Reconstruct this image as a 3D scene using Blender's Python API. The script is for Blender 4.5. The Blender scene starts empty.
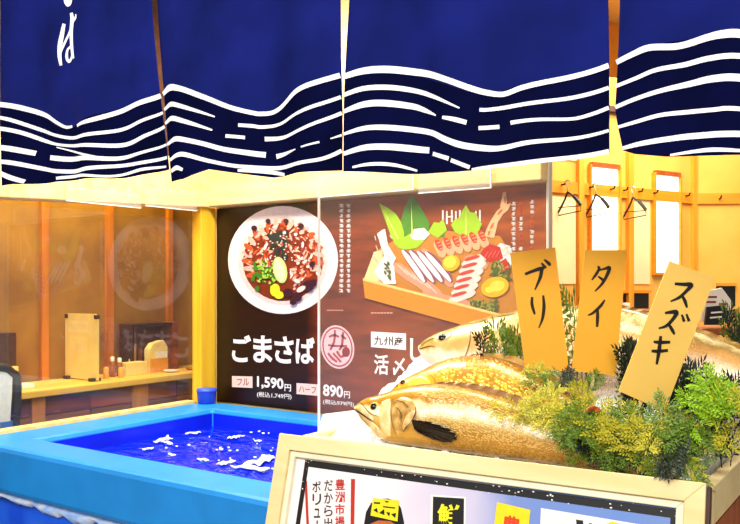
import bpy, bmesh, math, random
from mathutils import Vector, Matrix, noise

# ------------------------------------------------------------------ camera, world, lights
scene = bpy.context.scene
COL = scene.collection
TH = math.radians(34.5)
CAM = Vector((3.098, -1.690, 1.45))
FWD = Vector((-math.sin(TH), math.cos(TH), 0))
RGT = Vector((math.cos(TH), math.sin(TH), 0))
UP = Vector((0, 0, 1))
FPX, CX, HY = 800.0, 370.0, 287.0

cam_d = bpy.data.cameras.new('camera')
cam_d.sensor_width = 36
cam_d.lens = FPX / 740 * 36
cam_d.shift_y = (HY - 262) / 740
cam_d.clip_start = 0.05
cam = bpy.data.objects.new('camera', cam_d)
COL.objects.link(cam)
cam.location = CAM
cam.rotation_euler = (math.pi / 2, 0, TH)
scene.camera = cam

vs = scene.view_settings
vs.view_transform = 'Standard'
vs.look = 'None'
vs.gamma = 1.0
vs.exposure = 0.35
try:
    vs.use_curve_mapping = False
except Exception:
    pass

world = bpy.data.worlds.new('world')
scene.world = world
world.use_nodes = True
bg = world.node_tree.nodes['Background']
bg.inputs[0].default_value = (1.0, 0.97, 0.93, 1)
bg.inputs[1].default_value = 0.30


def area(name, loc, target, size, power, color, size_y=None):
    d = bpy.data.lights.new(name, 'AREA')
    d.energy = power
    d.color = color
    d.shape = 'RECTANGLE'
    d.size = size
    d.size_y = size_y or size
    o = bpy.data.objects.new(name, d)
    COL.objects.link(o)
    o.location = loc
    o.rotation_euler = (Vector(target) - Vector(loc)).to_track_quat('-Z', 'Y').to_euler()
    return o


# unseen lights added for frontal fill and over tank and fish; warm room lights
area('added_hall_light', (3.4, -3.0, 3.3), (1.9, 0.2, 1.2), 2.4, 112, (1.0, 0.97, 0.92), 1.2)
area('added_hall_light', (0.6, -2.6, 3.3), (0.6, 0.6, 0.9), 1.6, 40, (1.0, 0.97, 0.93), 1.0)
area('added_counter_light', (1.9, 0.35, 2.75), (1.95, 0.42, 0.8), 0.9, 25, (1.0, 0.92, 0.74), 0.35)
area('added_counter_light', (0.7, 0.55, 2.75), (0.75, 0.75, 0.8), 0.9, 42, (1.0, 0.93, 0.80), 0.35)
area('side_room_light', (-0.45, 0.9, 2.62), (-0.55, 0.9, 0.9), 1.0, 30, (1.0, 0.84, 0.50), 0.5)
area('dining_room_light', (2.1, 3.2, 2.85), (2.2, 3.3, 1.0), 1.6, 58, (1.0, 0.90, 0.70), 1.2)

random.seed(7)


# ------------------------------------------------------------------ helpers
def srgb(h):
    h = h.lstrip('#')
    r = []
    for i in (0, 2, 4):
        c = int(h[i:i + 2], 16) / 255
        r.append(c / 12.92 if c <= 0.04045 else ((c + 0.055) / 1.055) ** 2.4)
    return (r[0], r[1], r[2], 1)


MATS = {}


def M(name, hx, rough=0.5, metal=0.0, var=0.12, scale=12.0, bump=0.0, emit=0.0, coat=0.0, hx2=None, stretch=None, spec=0.5):
    if name in MATS:
        return MATS[name]
    m = bpy.data.materials.new(name)
    m.use_nodes = True
    nt = m.node_tree
    b = nt.nodes['Principled BSDF']
    b.inputs['Roughness'].default_value = rough
    b.inputs['Metallic'].default_value = metal
    b.inputs['Coat Weight'].default_value = coat
    b.inputs['Specular IOR Level'].default_value = spec
    c = srgb(hx)
    c2 = srgb(hx2) if hx2 else tuple(list(x * (1 - var) for x in c[:3]) + [1])
    tc = nt.nodes.new('ShaderNodeTexCoord')
    mp = nt.nodes.new('ShaderNodeMapping')
    if stretch:
        mp.inputs['Scale'].default_value = stretch
    nz = nt.nodes.new('ShaderNodeTexNoise')
    nz.inputs['Scale'].default_value = scale
    nz.inputs['Detail'].default_value = 4
    mx = nt.nodes.new('ShaderNodeMix')
    mx.data_type = 'RGBA'
    mx.inputs[6].default_value = c
    mx.inputs[7].default_value = c2
    nt.links.new(tc.outputs['Object'], mp.inputs[0])
    nt.links.new(mp.outputs[0], nz.inputs['Vector'])
    rp = nt.nodes.new('ShaderNodeMapRange')
    rp.inputs[1].default_value = 0.35
    rp.inputs[2].default_value = 0.65
    nt.links.new(nz.outputs['Fac'], rp.inputs[0])
    nt.links.new(rp.outputs[0], mx.inputs[0])
    nt.links.new(mx.outputs[2], b.inputs['Base Color'])
    if bump:
        bp = nt.nodes.new('ShaderNodeBump')
        bp.inputs['Strength'].default_value = bump
        bp.inputs['Distance'].default_value = 0.01
        nt.links.new(nz.outputs['Fac'], bp.inputs['Height'])
        nt.links.new(bp.outputs[0], b.inputs['Normal'])
    if emit:
        nt.links.new(mx.outputs[2], b.inputs['Emission Color'])
        b.inputs['Emission Strength'].default_value = emit
    MATS[name] = m
    return m


def wood(name, hx, hx2, stretch=(1, 14, 14), rough=0.5, scale=2.2):
    return M(name, hx, rough=rough, hx2=hx2, stretch=stretch, scale=scale, bump=0.05)


def glass_mat(name, tint=(1, 1, 1, 1), haze=0.0, ior=1.5, rough=0.0, hazecol=(1, 1, 1, 1)):
    m = bpy.data.materials.new(name)
    m.use_nodes = True
    nt = m.node_tree
    nt.nodes.clear()
    out = nt.nodes.new('ShaderNodeOutputMaterial')
    tr = nt.nodes.new('ShaderNodeBsdfTransparent')
    tr.inputs[0].default_value = tint
    df = nt.nodes.new('ShaderNodeBsdfDiffuse')
    df.inputs[0].default_value = hazecol
    gl = nt.nodes.new('ShaderNodeBsdfGlossy')
    gl.inputs['Roughness'].default_value = rough
    fr = nt.nodes.new('ShaderNodeFresnel')
    fr.inputs[0].default_value = ior
    gm = nt.nodes.new('ShaderNodeNewGeometry')
    iv = nt.nodes.new('ShaderNodeMath')
    iv.operation = 'SUBTRACT'
    iv.inputs[0].default_value = 1.0
    nt.links.new(gm.outputs['Backfacing'], iv.inputs[1])
    ml = nt.nodes.new('ShaderNodeMath')
    ml.operation = 'MULTIPLY'
    nt.links.new(fr.outputs[0], ml.inputs[0])
    nt.links.new(iv.outputs[0], ml.inputs[1])
    m1 = nt.nodes.new('ShaderNodeMixShader')
    m1.inputs[0].default_value = haze
    m2 = nt.nodes.new('ShaderNodeMixShader')
    nt.links.new(tr.outputs[0], m1.inputs[1])
    nt.links.new(df.outputs[0], m1.inputs[2])
    nt.links.new(ml.outputs[0], m2.inputs[0])
    nt.links.new(m1.outputs[0], m2.inputs[1])
    nt.links.new(gl.outputs[0], m2.inputs[2])
    nt.links.new(m2.outputs[0], out.inputs[0])
    return m


def ray(px, py):
    return FWD + RGT * ((px - CX) / FPX) + UP * ((HY - py) / FPX)


class Plane:
    """A flat surface of the place: point o, in-surface axes ex, ey; n looks towards the viewer's side."""

    def __init__(s, o, ex, ey):
        s.o, s.ex, s.ey = Vector(o), Vector(ex).normalized(), Vector(ey).normalized()
        s.n = s.ex.cross(s.ey).normalized()

    def at(s, px, py, off=0.0):
        d = ray(px, py)
        t = (s.o + s.n * off - CAM).dot(s.n) / d.dot(s.n)
        return CAM + d * t

    def uv(s, a, b, off=0.0):
        return s.o + s.ex * a + s.ey * b + s.n * off


def PQ(q):
    return Plane((0, q, 0), (1, 0, 0), (0, 0, 1))


def PP(p):
    return Plane((p, 0, 0), (0, 1, 0), (0, 0, 1))


def PZ(z):
    return Plane((0, 0, z), (1, 0, 0), (0, 1, 0))


def facing(px, py, depth):
    """plane square to the viewing direction at a given distance"""
    return Plane(CAM + ray(px, py) * depth, RGT, UP)


class MB:
    def __init__(s):
        s.v, s.f, s.uv = [], [], None

    def quad(s, a, b, c, d):
        n = len(s.v)
        s.v += [Vector(a), Vector(b), Vector(c), Vector(d)]
        s.f.append((n, n + 1, n + 2, n + 3))
        return s

    def poly(s, pts):
        n = len(s.v)
        s.v += [Vector(p) for p in pts]
        s.f.append(tuple(range(n, n + len(pts))))
        return s

    def box(s, x0, x1, y0, y1, z0, z1):
        n = len(s.v)
        s.v += [Vector((x, y, z)) for z in (z0, z1) for y in (y0, y1) for x in (x0, x1)]
        for f in ((0, 2, 3, 1), (4, 5, 7, 6), (0, 1, 5, 4), (2, 6, 7, 3), (0, 4, 6, 2), (1, 3, 7, 5)):
            s.f.append(tuple(n + i for i in f))
        return s

    def obox(s, o, ex, ey, ez):
        """box from corner o and three edge vectors"""
        n = len(s.v)
        o, ex, ey, ez = Vector(o), Vector(ex), Vector(ey), Vector(ez)
        s.v += [o + ex * i + ey * j + ez * k for k in (0, 1) for j in (0, 1) for i in (0, 1)]
        for f in ((0, 2, 3, 1), (4, 5, 7, 6), (0, 1, 5, 4), (2, 6, 7, 3), (0, 4, 6, 2), (1, 3, 7, 5)):
            s.f.append(tuple(n + i for i in f))
        return s

    def prism(s, pts, vec):
        """extrude a polygon by vec"""
        n = len(s.v)
        k = len(pts)
        vec = Vector(vec)
        s.v += [Vector(p) for p in pts] + [Vector(p) + vec for p in pts]
        s.f.append(tuple(range(n, n + k)))
        s.f.append(tuple(range(n + 2 * k - 1, n + k - 1, -1)))
        for i in range(k):
            j = (i + 1) % k
            s.f.append((n + i, n + k + i, n + k + j, n + j))
        return s

    def tube(s, pts, r, seg=8, cap=True):
        pts = [Vector(p) for p in pts]
        n0 = len(s.v)
        rr = r if isinstance(r, (list, tuple)) else [r] * len(pts)
        prev = None
        for i, p in enumerate(pts):
            t = (pts[min(i + 1, len(pts) - 1)] - pts[max(i - 1, 0)]).normalized()
            if prev is None:
                a = Vector((0, 0, 1)) if abs(t.z) < 0.9 else Vector((1, 0, 0))
                x = t.cross(a).normalized()
            else:
                x = (prev - t * prev.dot(t)).normalized()
            prev = x
            y = t.cross(x)
            for k in range(seg):
                an = 2 * math.pi * k / seg
                s.v.append(p + (x * math.cos(an) + y * math.sin(an)) * rr[i])
        for i in range(len(pts) - 1):
            for k in range(seg):
                a, b = n0 + i * seg + k, n0 + i * seg + (k + 1) % seg
                s.f.append((a, b, b + seg, a + seg))
        if cap:
            s.f.append(tuple(n0 + k for k in range(seg - 1, -1, -1)))
            e = n0 + (len(pts) - 1) * seg
            s.f.append(tuple(e + k for k in range(seg)))
        return s

    def lathe(s, c, prof, seg=20):
        """prof: (radius, z) from bottom to top about a vertical axis at c"""
        c = Vector(c)
        n0 = len(s.v)
        for r, z in prof:
            for k in range(seg):
                an = 2 * math.pi * k / seg
                s.v.append(c + Vector((r * math.cos(an), r * math.sin(an), z)))
        for i in range(len(prof) - 1):
            for k in range(seg):
                a, b = n0 + i * seg + k, n0 + i * seg + (k + 1) % seg
                s.f.append((a, b, b + seg, a + seg))
        s.f.append(tuple(n0 + k for k in range(seg - 1, -1, -1)))
        e = n0 + (len(prof) - 1) * seg
        s.f.append(tuple(e + k for k in range(seg)))
        return s


WORLD = {}


def obj(name, mb, m, parent=None, smooth=False, bev=0.0, base=None, uv=None, kind=None, label=None):
    me = bpy.data.meshes.new(name)
    if parent is None:
        if base is None:
            lo = Vector((min(v[i] for v in mb.v) for i in range(3)))
            hi = Vector((max(v[i] for v in mb.v) for i in range(3)))
            base = Vector(((lo.x + hi.x) / 2, (lo.y + hi.y) / 2, lo.z))
    else:
        base = WORLD[parent.name]
    base = Vector(base)
    me.from_pydata([v - base for v in mb.v], [], mb.f)
    me.materials.append(m)
    if uv:
        l = me.uv_layers.new(name='uv')
        for lp in me.loops:
            l.data[lp.index].uv = uv[lp.vertex_index]
    if smooth:
        for p in me.polygons:
            p.use_smooth = True
    me.update()
    o = bpy.data.objects.new(name, me)
    COL.objects.link(o)
    if parent is None:
        o.location = base
    else:
        o.parent = parent
    WORLD[o.name] = base
    if bev:
        b = o.modifiers.new('bevel', 'BEVEL')
        b.width = bev
        b.segments = 2
        b.limit_method = 'ANGLE'
    if kind:
        o['kind'] = kind
    if label:
        o['label'] = label
    return o


def tag(o, label, cat, group=None):
    o['label'] = label
    o['category'] = cat
    if group:
        o['group'] = group
    return o


def thing(name, loc, label, cat, group=None):
    o = bpy.data.objects.new(name, None)
    o.empty_display_size = 0.05
    COL.objects.link(o)
    o.location = loc
    WORLD[o.name] = Vector(loc)
    return tag(o, label, cat, group)


def struct(name, mb, m, bev=0.0, label=None):
    o = obj(name, mb, m, bev=bev)
    o['kind'] = 'structure'
    if label:
        o['label'] = label
    return o


def smooth_line(pts, n=6):
    """Catmull-Rom through 2D/3D tuples"""
    pts = [Vector(p) for p in pts]
    if len(pts) < 3:
        return [pts[0].lerp(pts[-1], k / n) for k in range(n + 1)]
    out = []
    for i in range(len(pts) - 1):
        p0, p1, p2, p3 = pts[max(i - 1, 0)], pts[i], pts[i + 1], pts[min(i + 2, len(pts) - 1)]
        for k in range(n):
            t = k / n
            out.append(0.5 * ((2 * p1) + (p2 - p0) * t + (2 * p0 - 5 * p1 + 4 * p2 - p3) * t * t + (3 * p1 - p0 - 3 * p2 + p3) * t ** 3))
    out.append(pts[-1])
    return out


def ribbon_px(pts, n=6):
    """pts: (x, y, width) in picture units -> list of (left, right) picture points"""
    ln = smooth_line([(p[0], p[1], p[2]) for p in pts], n)
    res = []
    for i, p in enumerate(ln):
        t = Vector(ln[min(i + 1, len(ln) - 1)][:2]) - Vector(ln[max(i - 1, 0)][:2])
        t.normalize()
        nn = Vector((-t.y, t.x)) * max(p[2], 0.15) / 2
        res.append((Vector(p[:2]) - nn, Vector(p[:2]) + nn))
    return res


def ribbon(mb, pts, fn, n=6):
    rr = ribbon_px(pts, n)
    n0 = len(mb.v)
    for a, b in rr:
        mb.v += [fn(a.x, a.y), fn(b.x, b.y)]
    for i in range(len(rr) - 1):
        k = n0 + 2 * i
        mb.f.append((k, k + 1, k + 3, k + 2))
    return mb


def ell(cx, cy, rx, ry, rot=0, n=28):
    c, s = math.cos(math.radians(rot)), math.sin(math.radians(rot))
    return [(cx + rx * math.cos(a) * c - ry * math.sin(a) * s, cy + rx * math.cos(a) * s + ry * math.sin(a) * c)
            for a in (2 * math.pi * k / n for k in range(n))]


def ppoly(mb, pl, pts, off):
    mb.poly([pl.at(x, y, off) for x, y in pts])
    return mb


_tc = {}


def glyph(s, bold):
    key = (s, bold)
    if key in _tc:
        return _tc[key]
    cu = bpy.data.curves.new('lettering', 'FONT')
    cu.body = s
    cu.offset = bold
    cu.resolution_u = 3
    o = bpy.data.objects.new('lettering', cu)
    COL.objects.link(o)
    dg = bpy.context.evaluated_depsgraph_get()
    me = bpy.data.meshes.new_from_object(o.evaluated_get(dg))
    vs_ = [v.co.copy() for v in me.vertices]
    fs = [tuple(p.vertices) for p in me.polygons]
    bpy.data.objects.remove(o)
    bpy.data.curves.remove(cu)
    bpy.data.meshes.remove(me)
    x0, x1 = min(v.x for v in vs_), max(v.x for v in vs_)
    y0, y1 = min(v.y for v in vs_), max(v.y for v in vs_)
    _tc[key] = ([((v.x - x0) / (x1 - x0 + 1e-6), (v.y - y0) / (y1 - y0 + 1e-6)) for v in vs_], fs)
    return _tc[key]


def write(mb, s, pl, quad, off, bold=0.0):
    """set lettering into a patch of a surface; quad = (x0,y0,x1,y1) or four corners TL,TR,BR,BL"""
    if not isinstance(quad[0], (tuple, list)):
        x0, y0, x1, y1 = quad
        quad = ((x0, y0), (x1, y0), (x1, y1), (x0, y1))
    tl, tr, br, bl = [pl.at(x, y, off) for x, y in quad]
    vv, ff = glyph(s, bold)
    n = len(mb.v)
    for a, b in vv:
        mb.v.append((bl * (1 - a) + br * a) * (1 - b) + (tl * (1 - a) + tr * a) * b)
    mb.f += [tuple(n + i for i in f) for f in ff]
    return mb

# ------------------------------------------------------------------ materials
m_floor = M('floor_tile_grey', '#8d8478', rough=0.45, scale=6)
m_cream = wood('cream_lintel_wood', '#f9dc98', '#efc878', stretch=(1, 8, 8))
m_creamp = M('cream_plaster', '#f2d489', rough=0.7, scale=5)
m_darkw = wood('dark_timber', '#4a1f0d', '#2c1208')
m_post = wood('yellow_pine', '#fbc830', '#efb422', stretch=(10, 10, 1))
m_amber = M('amber_wall', '#ad7a12', rough=0.75, scale=3, hx2='#87590a')
m_batten = wood('orange_batten', '#cf7a0c', '#b8680a', stretch=(10, 10, 1))
m_counter = wood('pale_counter_wood', '#f6c95a', '#e9b443', stretch=(12, 1, 12))
m_plank = [wood('plank_red_brown', '#a5561a', '#74360e', stretch=(8, 1, 8)),
           wood('plank_mid_brown', '#86490f', '#5a2f0b', stretch=(8, 1, 8)),
           wood('plank_orange', '#d28626', '#a9651d', stretch=(8, 8, 1))]
m_yellow = M('yellow_wall', '#f7bb58', rough=0.75, scale=4, hx2='#f2ae45')
m_pale = M('pale_wall_panel', '#fdeab4', rough=0.7, scale=4)
m_dpost = wood('dining_post_wood', '#eda52e', '#e09524', stretch=(10, 10, 1))
m_rail = wood('orange_rail_wood', '#ef9a1c', '#dd8a17', stretch=(1, 1, 12))
m_fascia = M('orange_fascia', '#f09a1c', rough=0.6)
m_black = M('black_paint', '#0d0a09', rough=0.4)
m_white = M('white_plastic', '#f5f2ea', rough=0.45, var=0.05)
m_lit = M('backlit_paper', '#fff8ea', rough=0.8, emit=1.3, var=0.03)
m_rim = M('blue_rim_paint', '#1b8fe4', rough=0.42, var=0.14, scale=7)
m_liner = M('deep_blue_liner', '#0826e0', rough=0.35, var=0.25, scale=4)
m_skirt = M('blue_vinyl_skirt', '#2a74ff', rough=0.3, hx2='#1450e8', scale=5)
m_vinyl = M('frosted_white_vinyl', '#dcecff', rough=0.35, hx2='#8fbcff', scale=18)
m_foam = M('white_foam_board', '#f4f3f2', rough=0.8, var=0.05, scale=90, bump=0.08)
m_cream_box = wood('cream_painted_wood', '#f3dfa6', '#ecd394', stretch=(1, 9, 9))
m_stand = wood('red_brown_cabinet', '#b4551c', '#8f3f12', stretch=(9, 9, 1))
m_steel = M('brushed_metal', '#b9b5a8', rough=0.3, metal=0.9)
m_grey = M('grey_white_trim', '#d9cfbe', rough=0.5)

m_glass = glass_mat('window_glass', tint=(0.96, 0.97, 0.93, 1), haze=0.010, ior=1.6)
m_acryl = glass_mat('hazy_acrylic', tint=(0.98, 0.98, 0.98, 1), haze=0.032, ior=1.4, rough=0.05, hazecol=(1, 0.93, 0.8, 1))
m_edge = M('polished_acrylic_edge', '#fdf6e6', rough=0.3, var=0.03)
m_strip = glass_mat('clear_strip', tint=(0.97, 0.95, 0.9, 1), haze=0.10, ior=1.3, rough=0.1)

# ------------------------------------------------------------------ setting
struct('floor', MB().box(-4.5, 6.5, -4.5, 8, -0.06, 0), m_floor)

# left: base wall, window in front of the tank's side, timber above
LW = struct('wall_left', MB().box(-0.10, -0.012, -0.7, 1.235, 0.0, 0.84), m_darkw)
hd = MB()
hd.prism([(0.03, -0.7, 1.775), (0.03, 1.30, 1.868), (0.03, 1.30, 2.10), (0.03, -0.7, 2.10)], (-0.13, 0, 0))
struct('trim_1', hd, m_cream, bev=0.006)
struct('wall_left_upper', MB().box(-0.10, 0.01, -0.7, 1.30, 2.10, 3.1), m_darkw)
struct('trim_2', MB().box(-0.055, 0.012, 1.246, 1.352, 0.84, 1.868), m_post, bev=0.005)
wn = obj('window_1', MB().box(-0.045, -0.037, -0.64, 1.244, 0.86, 1.80), m_glass)
wn['kind'] = 'structure'
obj('window_sill', MB().box(-0.07, -0.012, -0.64, 1.226, 0.84, 0.858), m_cream, wn)
obj('window_frame', MB().box(-0.07, -0.012, -0.70, -0.64, 0.84, 1.80), m_post, wn)

# side room behind the window: amber wall with battens
SW = struct('wall_side_room', MB().box(-1.02, -0.90, -0.8, 4.0, 0, 2.72), m_amber)
wpl = PP(-0.88)
for x, hw in ((44.5, 3.6), (110, 3.0), (170, 2.3)):
    a, b = wpl.at(x - hw, 300).y, wpl.at(x + hw, 300).y
    obj('batten', MB().box(-0.90, -0.872, a, b, 0.9, 2.7), m_batten, SW)
struct('ceiling_side_room', MB().box(-1.05, -0.10, -0.8, 4.0, 2.72, 2.78), m_creamp)
struct('wall_side_room_end', MB().box(-1.05, 0.0, 4.0, 4.1, 0, 2.78), m_amber)

# poster wall
struct('wall_back', MB().box(-0.10, 1.862, 1.366, 1.392, 0, 3.1), m_creamp)
struct('trim_3', MB().box(0.012, 1.87, 1.285, 1.366, 1.872, 3.1), m_cream, bev=0.006)
struct('trim_4', MB().box(1.862, 1.876, 1.352, 1.392, 0, 3.1), m_grey, bev=0.004)


# dining room beyond: two walls meeting in a corner
def cs(X, D, z=0):
    v = CAM + RGT * X + FWD * D
    return Vector((v.x, v.y, z))


A0, A1 = cs(0.17 * 4.85, 4.85), cs((694 - 370) / 800 * 5.75, 5.75)
dA = (A1 - A0).normalized()
A0 = A0 - dA * 0.9
nA = Vector((dA.y, -dA.x, 0))
if nA.dot(FWD) > 0:
    nA = -nA
WA = Plane(A0, dA, UP)
if WA.n.dot(FWD) > 0:
    WA.n = -WA.n
LA = (A1 - A0).length
B1 = cs(2.05 * 2.6, 5.55)
dB = (B1 - A1).normalized()
WB = Plane(A1, dB, UP)
if WB.n.dot(FWD) > 0:
    WB.n = -WB.n


def wall_box(pl, a0, a1, z0, z1, t0, t1):
    return MB().obox(pl.o + pl.ex * a0 + pl.n * t0 + UP * z0, pl.ex * (a1 - a0), pl.n * (t1 - t0), UP * (z1 - z0))


def wa(px, py=230):
    P = WA.at(px, py)
    return (P - WA.o).dot(WA.ex)


def waz(px, py):
    return WA.at(px, py).z


wA = struct('wall_dining', wall_box(WA, 0, LA, 0, 2.62, -0.1, 0), m_yellow)
wB = struct('wall_dining_right', wall_box(WB, 0, 3.5, 0, 2.62, -0.1, 0), m_yellow)
fa = struct('trim_5', wall_box(WA, 0, LA, 2.64, 3.2, -0.1, 0.03), m_fascia)
struct('trim_6', wall_box(WA, 0, LA, 2.605, 2.64, -0.1, 0.05), m_darkw)
struct('trim_7', wall_box(WB, 0, 3.5, 2.605, 3.2, -0.1, 0.03), m_fascia)
for x0, x1 in ((549, 575), (632, 649)):
    obj('panel', wall_box(WA, wa(x0), wa(x1), 1.47, waz(x0, 196), 0, 0.008), m_pale, wA)
for x0, x1 in ((549, 576),):
    obj('panel', wall_box(WA, wa(x0), wa(x1), 2.26, 2.59, 0, 0.008), m_pale, wA)
for x0, x1 in ((576, 581), (625.5, 630.5), (690.5, 694)):
    obj('post', wall_box(WA, wa(x0), wa(x1), 0, 2.6, 0, 0.03), m_dpost, wA)
zr = waz(545, 180)
obj('coat_rail', wall_box(WA, 0, LA, zr - 0.075, zr, 0.0, 0.022), m_rail, wA)
for x in (559, 587, 608, 621, 636, 651, 683):
    a = wa(x)
    P = WA.o + WA.ex * a + WA.n * 0.02 + UP * (zr - 0.025)
    obj('peg', MB().tube([P, P + WA.n * 0.03, P + WA.n * 0.04 + UP * 0.02], 0.006, 6), m_black, wA)
obj('coat_rail', wall_box(WB, 0, 3.5, zr - 0.075, zr, 0.0, 0.022), m_rail, wB)
Pb = WB.o + WB.ex * 0.17 + WB.n * 0.02 + UP * (zr - 0.04)
obj('peg', MB().tube([Pb, Pb + WB.n * 0.03, Pb + WB.n * 0.04 + UP * 0.02], 0.006, 6), m_black, wB)
# two tall backlit paper windows
for i, (x0, x1, yt, yb) in enumerate(((589, 616.5, 167, 262), (653, 677, 175, 273))):
    a0, a1, z1, z0 = wa(x0), wa(x1), waz(x0, yt), waz(x1, yb)
    w = struct('window_%d' % (i + 2), wall_box(WA, a0, a1, z0, z1, 0.0, 0.012), m_lit)
    f = 0.016
    for (b0, b1, c0, c1) in ((a0 - f, a0, z0 - f, z1 + f), (a1, a1 + f, z0 - f, z1 + f)):
        obj('window_frame', wall_box(WA, b0, b1, c0, c1, 0.0, 0.03), m_rail, w)
    obj('window_frame', wall_box(WA, a0, a1, z1, z1 + 0.03, 0.0, 0.035), m_stand, w)
    obj('window_frame', wall_box(WA, a0, a1, z0 - f, z0, 0.0, 0.03), m_rail, w)
# dark serving hatches low in the wall
for i, (x0, x1, yt, yb) in enumerate(((600, 648, 293, 310), (716, 735, 286, 306))):
    pl = WA if i == 0 else WB
    P0, P1 = pl.at(x0, yb), pl.at(x1, yt)
    a0, a1 = (P0 - pl.o).dot(pl.ex), (P1 - pl.o).dot(pl.ex)
    h = struct('window_%d' % (i + 4), wall_box(pl, a0, a1, P0.z, P1.z, 0.0, 0.006), m_black)
    obj('window_frame', wall_box(pl, a0, a1, P1.z, P1.z + 0.02, 0.0, 0.03), m_rail, h)
struct('ceiling_dining', MB().box(-0.1, 6.4, 1.44, 7.5, 3.2, 3.26), m_creamp)

# ------------------------------------------------------------------ coat hangers
def hanger(px, py, label, flip=1.0):
    a = wa(px)
    root = WA.o + WA.ex * a + WA.n * 0.075 + UP * (zr - 0.02)
    t = thing('coat_hanger', root - UP * 0.3, label, 'hanger', 'black coat hangers on the rail')
    d = (RGT * 0.75 + FWD * -0.5).normalized()
    top = root - UP * 0.055
    hk = [root + d * 0.018 - UP * 0.01, root + d * 0.012 + UP * 0.012, root + UP * 0.018, root - d * 0.012 + UP * 0.008, root - UP * 0.03, top]
    obj('hook', MB().tube(smooth_line(hk, 4), 0.004, 6), m_steel, t)
    L, R = top - d * 0.060 - UP * 0.125, top + d * 0.085 * flip - UP * 0.088
    obj('shoulder_arm', MB().tube(smooth_line([top, top + (L - top) * 0.35 - UP * 0.01, L], 5), 0.006, 6), m_black, t)
    obj('shoulder_arm', MB().tube(smooth_line([top, top + (R - top) * 0.5 + UP * 0.01, R], 5), [0.006] * 5 + [0.011] * 6, 8), m_black, t)
    obj('trouser_bar', MB().tube([L, L - UP * 0.02, R - UP * 0.035, R], 0.0035, 6), m_black, t)
    obj('lower_bar', MB().tube([L + UP * 0.03, R - UP * 0.004], 0.003, 6), m_black, t)


hanger(559, 186, 'black wire coat hanger nearest the brown poster')
hanger(587, 188, 'middle black coat hanger, beside the wider lit window')
hanger(624, 190, 'black coat hanger between the two tall lit windows')

# ------------------------------------------------------------------ counter with table things in the dining room
cp = Plane(cs(0.2 * 4.2, 4.2), dA, UP)
if cp.n.dot(FWD) > 0:
    cp.n = -cp.n
c0 = (cp.at(545, 315) - cp.o).dot(cp.ex)
c1 = (cp.at(690, 315) - cp.o).dot(cp.ex)
zt = cp.at(634, 311).z
ct = thing('serving_counter', cp.o + cp.ex * (c0 + 0.4), 'serving counter with brown top in the room behind the cards', 'counter')
obj('counter_top', wall_box(cp, c0, c1, zt - 0.055, zt, -0.34, 0.0), m_plank[0], ct)
obj('body', wall_box(cp, c0 + 0.03, c1 - 0.03, 0.0, zt - 0.055, -0.31, -0.03), m_white, ct)


def cup_at(px, name, r, h, m, label, cat, prof, group=None, extra=None):
    P = cp.at(px, 309) + (-cp.n) * 0.1
    P.z = zt
    t = obj(name, MB().lathe(P, [(r * a, h * b) for a, b in prof], 16), m, smooth=True)
    return tag(t, label, cat, group)


cylp = [(0.9, 0), (1, 0.03), (1, 0.97), (0.93, 1.0)]
botp = [(0.95, 0), (1, 0.03), (1, 0.6), (0.75, 0.7), (0.4, 0.76), (0.38, 0.94), (0.42, 0.95), (0.42, 1.0)]
cup_at(628, 'cup', 0.026, 0.055, m_white, 'left white cup on the brown serving counter between two cards', 'cup', cylp)
cup_at(634, 'bottle', 0.014, 0.11, m_white, 'thin white bottle on the brown serving counter', 'bottle', botp)
cup_at(640, 'cup', 0.02, 0.045, m_white, 'small white cup right of the thin white bottle', 'cup', cylp)

# white stand sign and black menu board at the right
sp = facing(715, 305, 4.0)
st = thing('price_stand', sp.at(714, 326) , 'white price stand behind the black menu board at the right edge', 'sign')
P = [sp.at(x, y) for x, y in ((702, 322), (702, 292), (722, 288), (731, 300), (731, 322))]
obj('board', MB().prism(P, FWD * 0.02), m_white, st)
lt = MB()
for x0, y0, x1, y1 in ((705, 296, 717, 298), (705, 301, 716, 303), (719, 303, 728, 305)):
    lt.quad(sp.at(x0, y0, 0.001), sp.at(x1, y0, 0.001), sp.at(x1, y1, 0.001), sp.at(x0, y1, 0.001))
obj('printed_line', lt, M('red_brown_ink', '#8a2a17'), st)
sp2 = facing(715, 305, 3.93)
mbd = thing('menu_board', sp2.at(716, 326), 'small black menu board with white lines at the right edge', 'sign')
P = [sp2.at(x, y) for x, y in ((705, 325), (707, 307), (725, 305), (724, 325))]
obj('board', MB().prism(P, FWD * 0.015), m_black, mbd)
lt = MB()
for y, x0, x1 in ((312, 711, 723), (317, 710, 722)):
    lt.quad(sp2.at(x0, y, 0.001), sp2.at(x1, y - 1, 0.001), sp2.at(x1, y + 0.6, 0.001), sp2.at(x0, y + 1.6, 0.001))
obj('chalk_line', lt, m_white, mbd)
tb0 = sp.at(690, 327.5) - FWD * 0.12
tbl = thing('side_table', Vector((tb0.x, tb0.y, 0)) + RGT * 0.25 + FWD * 0.15, 'tall brown side table under the small signs at the right edge', 'table')
obj('table_top', MB().obox(tb0, RGT * 0.5, FWD * 0.3, UP * -0.032), m_plank[0], tbl)
tc0 = tb0 + RGT * 0.25 + FWD * 0.15
obj('pedestal', MB().tube([(tc0.x, tc0.y, 0.02), (tc0.x, tc0.y, tb0.z - 0.033)], 0.03, 12), m_black, tbl)
obj('base', MB().lathe((tc0.x, tc0.y, 0), [(0.17, 0), (0.17, 0.012), (0.05, 0.03)], 24), m_black, tbl)

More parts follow.
